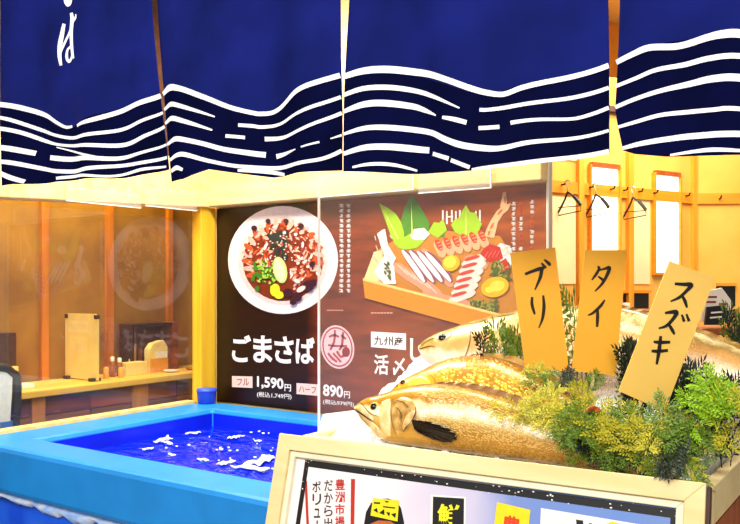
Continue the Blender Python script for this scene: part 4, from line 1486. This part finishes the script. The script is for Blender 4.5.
for a in (0.12, BW - 0.16):
    P = BP.uv(a, -0.35, -FT)
    F_ = BP.uv(a, -BH - 0.035, 0)
    obj('support_leg', MB().obox(BP.uv(a, -BH - 0.14, -FT), BP.ex * 0.04, BP.n * 0.03, BP.ey * 0.14), m_frame, nb)
# printed sheet with its printed colour wash
m_sheet = bpy.data.materials.new('notice_print')
m_sheet.use_nodes = True
nt = m_sheet.node_tree
b = nt.nodes['Principled BSDF']
b.inputs['Roughness'].default_value = 0.3
tcn = nt.nodes.new('ShaderNodeTexCoord')
sep = nt.nodes.new('ShaderNodeSeparateXYZ')
nt.links.new(tcn.outputs['Object'], sep.inputs[0])
nzs = nt.nodes.new('ShaderNodeTexNoise')
nzs.inputs['Scale'].default_value = 5
nt.links.new(tcn.outputs['Object'], nzs.inputs['Vector'])
ma = nt.nodes.new('ShaderNodeMath')
ma.operation = 'MULTIPLY_ADD'
ma.inputs[1].default_value = 0.25
nt.links.new(nzs.outputs['Fac'], ma.inputs[0])
nt.links.new(sep.outputs[0], ma.inputs[2])
mr = nt.nodes.new('ShaderNodeMapRange')
mr.inputs[1].default_value = -0.35
mr.inputs[2].default_value = 0.62
nt.links.new(ma.outputs[0], mr.inputs[0])
cr = nt.nodes.new('ShaderNodeValToRGB')
e_ = cr.color_ramp.elements
e_[0].position, e_[0].color = 0.0, srgb('#fbeeea')
e_[1].position, e_[1].color = 1.0, srgb('#7c92c8')
for ps, hx in ((0.30, '#f5e6ea'), (0.48, '#cfc8e0'), (0.62, '#7d93cf'), (0.8, '#6f8fd2')):
    x = e_.new(ps)
    x.color = srgb(hx)
nt.links.new(mr.outputs[0], cr.inputs[0])
nt.links.new(cr.outputs[0], b.inputs['Base Color'])
SO = -0.020
obj('notice_sheet', bbox_(FW * 0.9, BW - FW * 0.9, -BH + FW * 0.9, -FW * 0.9, -0.022, SO), m_sheet, nb)
L1 = 0.0006


def bprint(name, m, polys, layer):
    for i_, P in enumerate(polys):
        obj(name, ppoly(MB(), BP, P, SO + L1 * (layer + 0.85 * i_ / len(polys))), m, nb)


# black border
bd = MB()
bw = 0.017
def uvq(a0, b0, a1, b1, l):
    bd.quad(BP.uv(a0, b0, SO + L1 * l), BP.uv(a1, b0, SO + L1 * l), BP.uv(a1, b1, SO + L1 * l), BP.uv(a0, b1, SO + L1 * l))
BL = BP.at(301, 459)
bl_a, bl_b = (BL - BP.o).dot(BP.ex), (BL - BP.o).dot(BP.ey)
BR = BP.at(676, 515)
br_a = (BR - BP.o).dot(BP.ex)
top_b = bl_b
uvq(bl_a, top_b, br_a, top_b - bw, 1)
uvq(bl_a, top_b - bw, bl_a + bw * 0.8, -BH + 0.07, 1)
uvq(br_a - bw * 0.8, top_b - bw, br_a, -BH + 0.07, 1)
obj('black_border', bd, m_black, nb)
sk = MB()
rng = random.Random(3)
for k in range(60):
    a = rng.uniform(bl_a, br_a)
    bb_ = top_b - bw / 2 + rng.gauss(0, 0.006)
    if k > 47:
        a, bb_ = bl_a + bw * 0.4 + rng.gauss(0, 0.004), rng.uniform(-0.35, top_b)
    r = rng.uniform(0.0005, 0.0017)
    sk.poly([BP.uv(a + r * 1.6 * math.cos(t), bb_ + r * math.sin(t), SO + L1 * 2) for t in (0, 1.2, 2.3, 3.3, 4.4, 5.4)])
obj('border_fleck', sk, m_white, nb, kind='stuff')
# lettering columns between two red rules
m_red = I('notice_red', '#c32a18')
bprint('red_rule', m_red, [[(304.5, 481), (307, 481), (309, 527), (306.5, 527)], [(351, 479), (355, 479), (354, 530), (350.5, 530)]], 1)


def column(name, s, xc, w, y0, step, m, bold, dx=0.0):
    mb = MB()
    for i, c in enumerate(s):
        x, y = xc + dx * i, y0 + step * i
        if c == 'ー':
            write(mb, '|', BP, (x - 0.6, y + 1, x + 0.6, y + step - 2), SO + L1 * 2, 0.0)
            continue
        k = 0.72 if c == 'ュ' else 1.0
        write(mb, c, BP, (x - w / 2 * k, y + (1 - k) * step * 0.5, x + w / 2 * k, y + step - 1.6), SO + L1 * 2, bold)
    return obj(name, mb, m, nb)


column('notice_lettering', '豊洲市場', 340, 9.5, 479, 12.4, m_red, 0.018, -0.1)
column('notice_lettering', 'だから出', 328.5, 8.6, 480, 12.6, I('ink_grey', '#3a302c'), 0.01, -0.1)
column('notice_lettering', 'ボリュー', 316.5, 8.6, 481, 12.8, I('ink_grey', '#3a302c'), 0.01, 0.2)
# printed figure in a black cap
bprint('printed_figure', m_black, [[(363, 530), (366, 512), (371, 503), (378, 499), (388, 498.5), (396, 501), (401, 508), (404, 522), (405, 534), (395, 536), (372, 534)]], 1)
bprint('printed_figure', I('skin', '#c9622c'), [[(370, 524), (378, 520.5), (390, 521), (398, 526), (399, 545), (370, 545)]], 2)
bprint('cap_label', I('cap_yellow', '#f7e414'), [[(373, 498), (399, 500.5), (397.5, 521.5), (370.5, 515.5)]], 3)
bprint('cap_label_mark', m_black, [[(374, 502), (380, 502.4), (380, 504), (374, 503.6)], [(384, 500.8), (389, 501.2), (387, 503)], [(373, 510), (377, 508), (378, 513)], [(379, 513), (384, 509), (384.5, 515)], [(386, 512), (390, 512.5), (389, 516.5)], [(391, 514), (396, 513), (395, 518)], [(383, 506), (395, 507.4), (395, 508.6), (383, 507.2)]], 4)
# headline blocks
bprint('headline_block', m_white, [[(431, 494.5), (466, 497), (465, 545), (430, 545)]], 1)
bprint('headline_block', m_black, [[(433, 496.5), (464, 498.5), (463.5, 545), (432, 545)]], 2)
mb = MB()
write(mb, '鮮', BP, ((437.5, 503.5), (460.5, 505), (460, 529), (437, 528)), SO + L1 * 3, 0.03)
obj('headline_lettering', mb, I('hl_yellow', '#fbf01c'), nb)
bprint('headline_block', I('hl_yellow2', '#fbdf10'), [[(497, 502), (530.5, 510), (526, 550), (492, 544)]], 2)
mb = MB()
write(mb, '豊', BP, ((503, 514), (521.5, 518), (519, 541), (500, 537)), SO + L1 * 3, 0.03)
obj('headline_lettering', mb, I('hl_red', '#f0420c'), nb)
bprint('white_block', m_white, [[(541, 508), (650, 526), (648, 560), (539, 550)]], 2)
bprint('white_block_mark', m_black, [[(576, 519.5), (583, 520.5), (584, 530), (577, 530)], [(589, 523), (592, 523.5), (591, 530)]], 3)
bprint('white_block_mark', I('hl_yellow2', '#fbdf10'), [[(606, 524), (612, 521.5), (621, 524), (622, 532), (606, 532)]], 3)

# ------------------------------------------------------------------ noren curtain
QN = -0.05
NP = PQ(QN)
ZTOP = 2.62
m_cloth = M('indigo_cloth', '#151f6c', rough=0.85, hx2='#0f1752', scale=4, spec=0.05)
m_navy = M('navy_dye', '#0b0e36', rough=0.9, hx2='#080a26', scale=5, spec=0.0)
m_dye = M('white_dye', '#ffffff', rough=0.85, var=0.03, spec=0.15)


def fold(x, z):
    k = min(1.0, max(0.2, (ZTOP - z) / 0.6))
    return k * (0.020 * math.sin(x * 13.0 + 0.6 * math.sin(z * 3)) + 0.008 * math.sin(x * 29 + 1.3 + z * 1.5))


def cl(px, py, off=0.0):
    P = NP.at(px, py)
    return Vector((P.x, QN + fold(P.x, P.z) - off, P.z))


def interp(tab, t, i=0, j=1):
    if t <= tab[0][i]:
        return tab[0][j]
    for a, b in zip(tab, tab[1:]):
        if t <= b[i]:
            return a[j] + (b[j] - a[j]) * (t - a[i]) / (b[i] - a[i])
    return tab[-1][j]


norens = [
    dict(label='leftmost indigo noren curtain panel with white brushed writing', left=[(1, -20), (2, 60), (4, 130), (5, 186)], right=[(149.5, -20), (151, 20), (156, 90), (160, 125), (166, 170)],
         bottom=[(5, 186), (30, 184), (55, 181), (90, 179), (120, 178), (145, 173), (166, 169)],
         stripes=[[(2, 105, 5), (22, 108, 5), (40, 114, 4.5), (55, 122, 3.5), (65, 127, 3), (73, 126.5, 2.4)], [(81, 126.5, 2.6), (98, 121.5, 4), (116, 112, 4.4), (134, 103.5, 4.6), (158, 95, 5)],
                  [(2, 118, 3.4), (18, 121.5, 3.6), (36, 129, 3.4), (54, 135, 3), (73, 138, 3.2), (94, 136, 3.4), (120, 129, 3.4), (142, 119, 3), (160, 112, 2.8)],
                  [(2, 129, 4), (22, 132.5, 4), (40, 140, 3.6), (58, 144.5, 2.6), (78, 146, 3.2), (109, 146, 4), (127, 143, 4), (145, 134, 3.4), (162, 126, 3)],
                  [(3, 148, 5), (18, 150, 5.4), (33, 153, 5)], [(55, 147, 1.0), (80, 153, 2), (102, 158, 2.4)], [(46, 157, 5), (65, 159, 5), (91, 159, 4.6), (116, 158.5, 4), (138, 152.5, 3), (164, 144, 2.4)],
                  [(3, 162, 4), (20, 164, 4.4), (38, 168, 4), (56, 171, 4), (82, 171, 4), (110, 167, 3.6), (138, 162.5, 3.4), (164, 157, 3)],
                  [(5, 174, 5), (16, 178, 5), (27, 182, 4)], [(54, 178, 3), (84, 176, 3), (112, 176.5, 2.4), (140, 169, 3), (163, 166, 2)]],
         dark=[(2, 103), (40, 112), (65, 126), (81, 126), (116, 110), (157, 93)]),
    dict(label='indigo noren panel second from the left, without writing', left=[(155.5, -20), (158, 40), (161, 90), (164, 130), (168, 168), (170, 181)], right=[(341, -20), (343, 60), (345, 110), (345, 172)],
         bottom=[(170, 181.5), (190, 180), (214, 168.5), (240, 172), (275, 176), (300, 173), (345, 171)],
         stripes=[[(161, 93.5, 4), (172, 88.5, 6.5), (189, 91, 5.4), (207, 98, 5), (229, 107, 4.6), (250, 112.2, 4.4), (258, 112.6, 4.4), (269, 110.5, 4.2), (287, 101.5, 4.4), (305, 90.7, 4.6), (327, 81.5, 5), (343, 76.4, 5.4)],
                  [(162, 109, 3), (174, 105, 4.6), (192, 109, 4), (216, 117, 1.4)], [(238, 125, 3.4), (250, 125.4, 3.6), (258, 126, 3.4), (276, 123, 3), (298, 116, 3), (320, 107, 3.4), (344, 98, 3.6)],
                  [(163, 123, 3), (174, 119, 4.8), (192, 123, 4.4), (214, 130.5, 1.6)], [(226, 136, 3.4), (244, 137.3, 3.4)], [(260, 138, 4.6), (283, 136.5, 3.4), (302, 132, 3), (323, 123, 3.2), (345, 114, 3.8)],
                  [(165, 144, 3), (181, 140, 5), (203, 143.5, 4.6), (225, 149.5, 4.8), (250, 153, 5.4), (261, 154, 5.6)], [(271, 155.5, 5), (287, 152.5, 3), (299, 150, 1)], [(306, 148, 1.6), (324, 143, 2)], [(334, 139.5, 1), (345, 136, 2.4)],
                  [(168, 160, 3), (189, 155.5, 4.6), (210, 161, 3.8), (232, 165.5, 3.6), (250, 167, 4), (276, 167, 4), (305, 163.5, 3.6), (327, 159.5, 3.6), (345, 151.5, 4)],
                  [(171, 171, 4), (182, 168.5, 4.6), (190, 171, 3)], [(238, 170.5, 2.6), (262, 171, 4), (281, 174, 3)]],
         dark=[(161, 91), (172, 87), (207, 97), (250, 111), (269, 109), (305, 89), (343, 75)]),
    dict(label='widest indigo noren curtain panel in the middle above the poster', left=[(351, -20), (348, 50), (346.5, 90), (346, 120), (346, 172)], right=[(605, -20), (606, 60), (606, 152)],
         bottom=[(346, 172), (414, 172), (472, 171), (490, 169.6), (526, 166.5), (563, 160.5), (606, 152)],
         stripes=[[(347.5, 77.4, 5.4), (367, 71.3, 6.6), (385, 68.4, 7.2), (403, 69, 7.2), (425, 72.8, 6.6), (447, 80, 6), (472, 89, 6), (490, 94, 5.6), (508, 96, 5), (526, 90, 5), (555, 80.5, 5), (581, 71.5, 5), (606, 63.5, 5.4)],
                  [(347, 96, 4), (367, 89, 4.8), (389, 86.4, 5.2), (410.5, 89, 4.8), (432, 96, 4), (462, 109, 1.4)], [(482, 110.7, 3.6), (490, 110.9, 3.6), (512, 109, 3.8), (537, 104.5, 3.8), (562.6, 98.7, 3.8), (584, 92.5, 4), (606, 86, 4)],
                  [(347, 112.5, 4), (367, 105, 6), (385, 102.6, 6.6), (407, 104.5, 6), (421, 109, 4.6), (435, 115, 1.4)], [(443, 117.5, 3), (456, 120, 4.6), (469, 123.4, 4.6)], [(481, 129, 4), (503, 128.2, 4)], [(515, 124.6, 4), (541, 121, 3.4), (570, 118, 3.2), (588, 112.5, 3.6), (606, 106, 4)],
                  [(347, 135, 2.8), (367, 129, 4.6), (385, 127, 5.4), (407, 128, 5.6), (429, 132, 5.6), (447, 140, 6), (465, 146, 6.4), (490, 149.3, 6), (508, 149, 5), (533, 144, 4.4), (570, 138, 3.6), (606, 129, 3)],
                  [(347, 154.6, 4), (367, 148.4, 5.6), (385, 146.4, 6.4), (403, 147, 6.8), (426, 149.5, 6)], [(430.5, 153, 4), (450, 159, 4.4)], [(452.5, 160.5, 4), (472, 168, 4)],
                  [(474, 170, 2), (490, 168, 3.4), (526, 164.6, 4), (563, 158.4, 4.4), (606, 150, 4.6)], [(356, 168, 2), (374, 164.4, 3.4), (392, 164.4, 3.4), (412, 169.6, 2)]],
         dark=[(347, 76), (367, 70), (403, 67), (447, 79), (490, 92), (508, 94), (555, 79), (606, 62)]),
    dict(label='indigo noren curtain panel at the right picture edge', left=[(619, -20), (616.5, 40), (613.5, 90), (612, 106), (615, 125), (620.5, 149)], right=[(850, -20), (852, 60), (852, 158)],
         bottom=[(620.5, 149.5), (635, 153.5), (671, 156), (708, 155.5), (745, 156), (852, 158)],
         stripes=[[(614.5, 61, 5), (631.5, 54, 5.6), (650, 47.6, 6.4), (679, 46.5, 6.4), (708, 40, 7), (726, 37.6, 8), (745, 38, 8.4), (790, 46, 7), (850, 62, 6)], [(613.5, 85, 3.6), (635, 78, 3.8), (657, 69.7, 4.2), (686, 65, 5), (711, 60.5, 5.4), (745, 60, 5.4), (800, 70, 5), (850, 84, 4)],
                  [(613, 106, 4), (635, 98.4, 4), (664, 89.8, 4.6), (693, 84, 6), (715, 80.8, 7), (745, 81.5, 7.4), (800, 92, 6), (850, 104, 5)], [(616, 126, 3), (635, 121.5, 3.6), (660.5, 115, 4), (686, 112.5, 4.4), (715, 111.4, 4.4), (745, 112, 4.4), (850, 126, 4)],
                  [(620.5, 147.5, 3.4), (642, 143, 4.8), (671, 138.6, 5.4), (697, 136.3, 6), (745, 136.5, 6), (850, 144, 5)], [(670, 155, 2), (693, 152, 3.4), (715, 150.8, 4.2), (745, 153, 3)]],
         dark=[(615, 59), (650, 45), (708, 38), (745, 36), (790, 44), (850, 60)]),
]
zlim = 1.5
for k, nd in enumerate(norens):
    Lq = sorted([(NP.at(x, y).z, NP.at(x, y).x) for x, y in nd['left']])
    Rq = sorted([(NP.at(x, y).z, NP.at(x, y).x) for x, y in nd['right']])
    Bq = [(NP.at(x, y).x, NP.at(x, y).z) for x, y in nd['bottom']]
    root = thing('noren_curtain', ((Bq[0][0] + Bq[-1][0]) / 2, QN, min(z for _, z in Bq)), nd['label'], 'curtain', 'indigo noren panels')
    mb = MB()
    NX, NZ = 48, 40
    for j in range(NZ + 1):
        for i in range(NX + 1):
            s = i / NX
            # bottom height below this column, then blend up to the pole
            xb = Bq[0][0] + (Bq[-1][0] - Bq[0][0]) * s
            zb = interp(Bq, xb)
            t = (j / NZ)
            z = ZTOP + (zb - ZTOP) * t
            xl, xr = interp(Lq, z), interp(Rq, z)
            x = xl + (xr - xl) * s
            mb.v.append(Vector((x, QN + fold(x, z), z)))
    for j in range(NZ):
        for i in range(NX):
            a = j * (NX + 1) + i
            mb.f.append((a, a + NX + 1, a + NX + 2, a + 1))
    co = obj('cloth', mb, m_cloth, root, smooth=True)
    so = co.modifiers.new('solidify', 'SOLIDIFY')
    so.thickness = 0.0012
    so.offset = -1
    # navy dyed lower ground
    xs0, xs1 = nd['dark'][0][0], nd['dark'][-1][0]
    mb = MB()
    n = 60
    dk = smooth_line([(x, y, 0) for x, y in nd['dark']], 5)
    dk = [(p[0], p[1]) for p in dk]
    for i in range(n + 1):
        s = i / n
        for j in range(9):
            xt = xs0 + (xs1 - xs0) * s
            yt = interp(dk, xt)
            xb_ = nd['bottom'][0][0] + (nd['bottom'][-1][0] - nd['bottom'][0][0]) * s
            yb_ = interp(nd['bottom'], xb_)
            x, y = xt + (xb_ - xt) * j / 8, yt + (yb_ - yt) * j / 8
            P = cl(x, y, 0.0016)
            xl, xr = interp(Lq, P.z), interp(Rq, P.z)
            P.x = xl + 0.001 + (xr - xl - 0.002) * s
            P.y = QN + fold(P.x, P.z) - 0.0016
            mb.v.append(P)
    for i in range(n):
        for j in range(8):
            a = 9 * i + j
            mb.f.append((a, a + 1, a + 10, a + 9))
    obj('navy_ground', mb, m_navy, root, smooth=True)
    for st_ in nd['stripes']:
        mb = MB()
        rr = ribbon_px(st_, 8)
        for a, b_ in rr:
            mb.v += [cl(a.x, a.y, 0.0034), cl(b_.x, b_.y, 0.0034)]
        for i in range(len(rr) - 1):
            q = 2 * i
            mb.f.append((q, q + 1, q + 3, q + 2))
        obj('wave_stripe', mb, m_dye, root, smooth=True)
    if k == 0:
        # brushed writing: the tail of one sign and the whole sign below it
        q = 7.475
        for grp in ([[(120, -60, 30), (128, -10, 34), (142, 20, 44), (150, 42, 22)], [(120, -10, 16), (140, 38, 22), (166, 18, 16), (170, -40, 14)]],
                    [[(112, 180, 20), (96, 260, 26), (80, 340, 28), (76, 420, 24), (86, 490, 16)], [(82, 400, 10), (118, 320, 14), (160, 240, 14), (178, 190, 16)], [(172, 100, 20), (180, 150, 26), (172, 240, 24), (176, 340, 22), (186, 420, 20), (200, 440, 8)],
                     [(212, 112, 6), (208, 140, 14), (184, 172, 12)], [(176, 345, 14), (140, 375, 14), (132, 430, 18), (150, 462, 18), (172, 440, 16), (182, 405, 12)]]):
            mb = MB()
            for s_ in grp:
                ribbon(mb, [(50 + x / q, y / q, 1.25 * w / q) for x, y, w in s_], lambda x, y: cl(x, y, 0.0026), 6)
            obj('brush_writing', mb, m_dye, root, smooth=True)
pole = thing('noren_pole', (1.6, QN, ZTOP - 0.02), 'wooden pole carrying the indigo noren panels', 'pole')
obj('rod', MB().tube([(-0.1, QN, ZTOP + 0.012), (3.3, QN, ZTOP + 0.012)], 0.016, 12), m_stand, pole, smooth=True)
for x in (-0.05, 3.25):
    obj('bracket', MB().box(x - 0.02, x + 0.02, QN - 0.03, QN + 0.03, ZTOP + 0.02, 3.1), m_darkw, pole)
struct('trim_8', MB().box(-0.12, 3.4, QN - 0.06, QN + 0.06, 3.1, 3.2), m_darkw)

# ------------------------------------------------------------------ greenery
def sprig_mesh(name, m, seed, n_side=9, bushy=1.0, spike=False):
    """flat spray of cypress, unit length along +x, lying in xy with a slight arch in z"""
    r = random.Random(seed)
    mb = MB()

    def leaf(p, d, l, w):
        d = d.normalized()
        sd = Vector((-d.y, d.x, 0))
        up = Vector((0, 0, 1))
        a = p + d * l * 0.45 + sd * w + up * w * 0.5
        b = p + d * l * 0.45 - sd * w + up * w * 0.5
        n = len(mb.v)
        mb.v += [p, a, p + d * l, b, p + d * l * 0.45 - up * w * 0.3]
        mb.f += [(n, n + 1, n + 4), (n + 1, n + 2, n + 4), (n + 2, n + 3, n + 4), (n + 3, n, n + 4), (n, n + 3, n + 1), (n + 1, n + 3, n + 2)]

    def pos(t):
        return Vector((t, 0.05 * math.sin(t * 3 + seed), 0.10 * math.sin(t * 2.6)))
    mb.tube([pos(t / 6) for t in range(7)], [0.012 * (1 - 0.12 * t) for t in range(7)], 5)
    for i in range(n_side):
        t = 0.08 + 0.88 * i / n_side
        L = (0.36 * bushy) * math.sin(math.pi * (0.2 + 0.72 * t)) + 0.05
        for sgn in (-1, 1):
            an = math.radians((34 if spike else 48) + r.uniform(-10, 10)) * sgn
            d = Vector((math.cos(an), math.sin(an), r.uniform(-0.25, 0.35)))
            P = pos(t)
            mb.tube([P, P + d * L * 0.9], [0.006, 0.003], 3, cap=False)
            k = 4 if not spike else 3
            for j in range(k):
                q = P + d * L * (0.2 + 0.75 * j / k)
                for s2 in (-1, 1):
                    a2 = an + math.radians(42) * s2
                    d2 = Vector((math.cos(a2), math.sin(a2), d.z + r.uniform(-0.2, 0.3)))
                    leaf(q, d2, 0.12 * (1 - 0.1 * j) * (1.2 if spike else 1), 0.020)
            leaf(P + d * L * 0.85, d, 0.12, 0.018)
    leaf(pos(0.95), Vector((1, 0, 0)), 0.14, 0.02)
    me = bpy.data.meshes.new(name)
    me.from_pydata([tuple(v) for v in mb.v], [], mb.f)
    me.materials.append(m)
    return me


m_g1 = M('yellow_green_cypress', '#cbbb1a', rough=0.55, hx2='#8a8c10', scale=9)
m_g2 = M('mid_green_cypress', '#6f8f10', rough=0.55, hx2='#37520a', scale=9)
m_g3 = M('dark_green_cypress', '#16280f', rough=0.5, hx2='#0a160a', scale=9)
m_g4 = M('lime_cypress', '#a6cf14', rough=0.5, hx2='#6c9a10', scale=9)
kinds = {'y': [sprig_mesh('yellow_sprig', m_g1, 1), sprig_mesh('yellow_sprig', m_g1, 2, 8, 1.2)],
         'g': [sprig_mesh('green_sprig', m_g2, 3), sprig_mesh('green_sprig', m_g2, 4, 8, 1.2)],
         'd': [sprig_mesh('dark_sprig', m_g3, 5, 9, 1.0, True), sprig_mesh('dark_sprig', m_g3, 6, 10, 0.8, True)],
         'l': [sprig_mesh('lime_sprig', m_g4, 7), sprig_mesh('lime_sprig', m_g4, 8, 8, 1.2)]}
kname = {'y': 'yellow green', 'g': 'mid green', 'd': 'dark green', 'l': 'lime green'}
rng = random.Random(21)


def sprigs(n, x0, x1, y0, y1, q, mix, length, where, ang=(0, 360), slope=0.0, qvar=0.02, stand=False):
    for k in range(n):
        fx = (k + rng.random()) / n
        x = x0 + (x1 - x0) * fx
        y = rng.uniform(y0, y1) + slope * (x - x0)
        kd = rng.choice(mix)
        P = PQ(q + rng.uniform(-qvar, qvar)).at(x, y)
        P.z = max(P.z, ice_z(P.x, P.y) + 0.004)
        o = bpy.data.objects.new('cypress_sprig', rng.choice(kinds[kd]))
        COL.objects.link(o)
        a = math.radians(rng.uniform(*ang))
        d = (RGT * math.cos(a) + (UP * 0.85 + FWD * 0.5).normalized() * math.sin(a) - FWD * 0.1).normalized()
        nn = (-FWD * 0.75 + UP * 0.65 + RGT * rng.uniform(-0.4, 0.4)).normalized()
        yy = nn.cross(d).normalized()
        nn = d.cross(yy).normalized()
        L = length * rng.uniform(0.75, 1.2)
        st_p = P - d * L * 0.4
        W_ = L
        if stand:
            tip = P + d * L * 0.6
            st_p = Vector((P.x, P.y, ice_z(P.x, P.y) - 0.005))
            d = (tip - st_p).normalized()
            L = (tip - st_p).length
            yy = nn.cross(d).normalized()
            nn = d.cross(yy).normalized()
            W_ = max(W_, L * 0.6)
        mt = Matrix((d, yy, nn)).transposed().to_4x4()
        o.matrix_world = Matrix.Translation(st_p) @ mt @ Matrix.Diagonal((L, W_, W_, 1))
        tag(o, '%s cypress sprig %s' % (kname[kd], where), 'sprig', '%s sprigs %s' % (kname[kd], where))


sprigs(6, 497, 522, 334, 354, 0.345, 'gydg', 0.085, 'between the long fish and the leftmost card', (40, 140), stand=True)
sprigs(18, 515, 612, 396, 428, 0.105, 'yyyg', 0.105, 'over the tail of the golden fish', (0, 360), slope=0.12)
sprigs(30, 575, 700, 412, 436, 0.075, 'ygygd', 0.11, 'along the front right of the fish box', (0, 360), slope=0.22)
sprigs(10, 560, 690, 440, 450, 0.066, 'dgy', 0.09, 'against the front rim of the fish box', (150, 390), slope=0.14)
sprigs(10, 655, 735, 388, 412, 0.20, 'dddg', 0.095, 'standing right of the leaning card', (50, 130), stand=True)
sprigs(12, 690, 748, 398, 436, 0.11, 'lly', 0.10, 'at the right end of the fish box', (0, 360))
sprigs(6, 622, 642, 352, 382, 0.31, 'ddg', 0.075, 'between the upright card and the leaning card', (40, 140), stand=True)
sprigs(5, 512, 600, 374, 388, 0.205, 'gdy', 0.08, 'under the lower edges of the two left cards', (0, 180))
sprigs(1, 574, 580, 300, 308, 0.36, 'g', 0.06, 'peeping between the two left cards', (60, 130), stand=True)
sprigs(3, 732, 744, 322, 340, 0.56, 'gdy', 0.07, 'behind the long fish at the right edge', (50, 130), stand=True)

# shell piece in the greens
shp = PQ(0.06).at(592, 407)
sh = MB()
for i in range(9):
    for j in range(17):
        t = i / 8
        a = math.pi * (j / 16)
        rr = 0.015 * t * (1 + 0.06 * (j % 2))
        sh.v.append(shp + RGT * (rr * math.cos(a)) + UP * (rr * math.sin(a) * 0.8 - 0.008) - FWD * (0.01 * math.sin(t * 1.7)))
for i in range(8):
    for j in range(16):
        a = i * 17 + j
        sh.f.append((a, a + 1, a + 18, a + 17))
so_ = obj('shell', sh, M('red_brown_shell', '#c0622a', rough=0.4, hx2='#8a3a16', scale=60), smooth=True)
so_.modifiers.new('solidify', 'SOLIDIFY').thickness = 0.003
tag(so_, 'small red brown fan shell lying in the yellow green sprigs', 'shell')
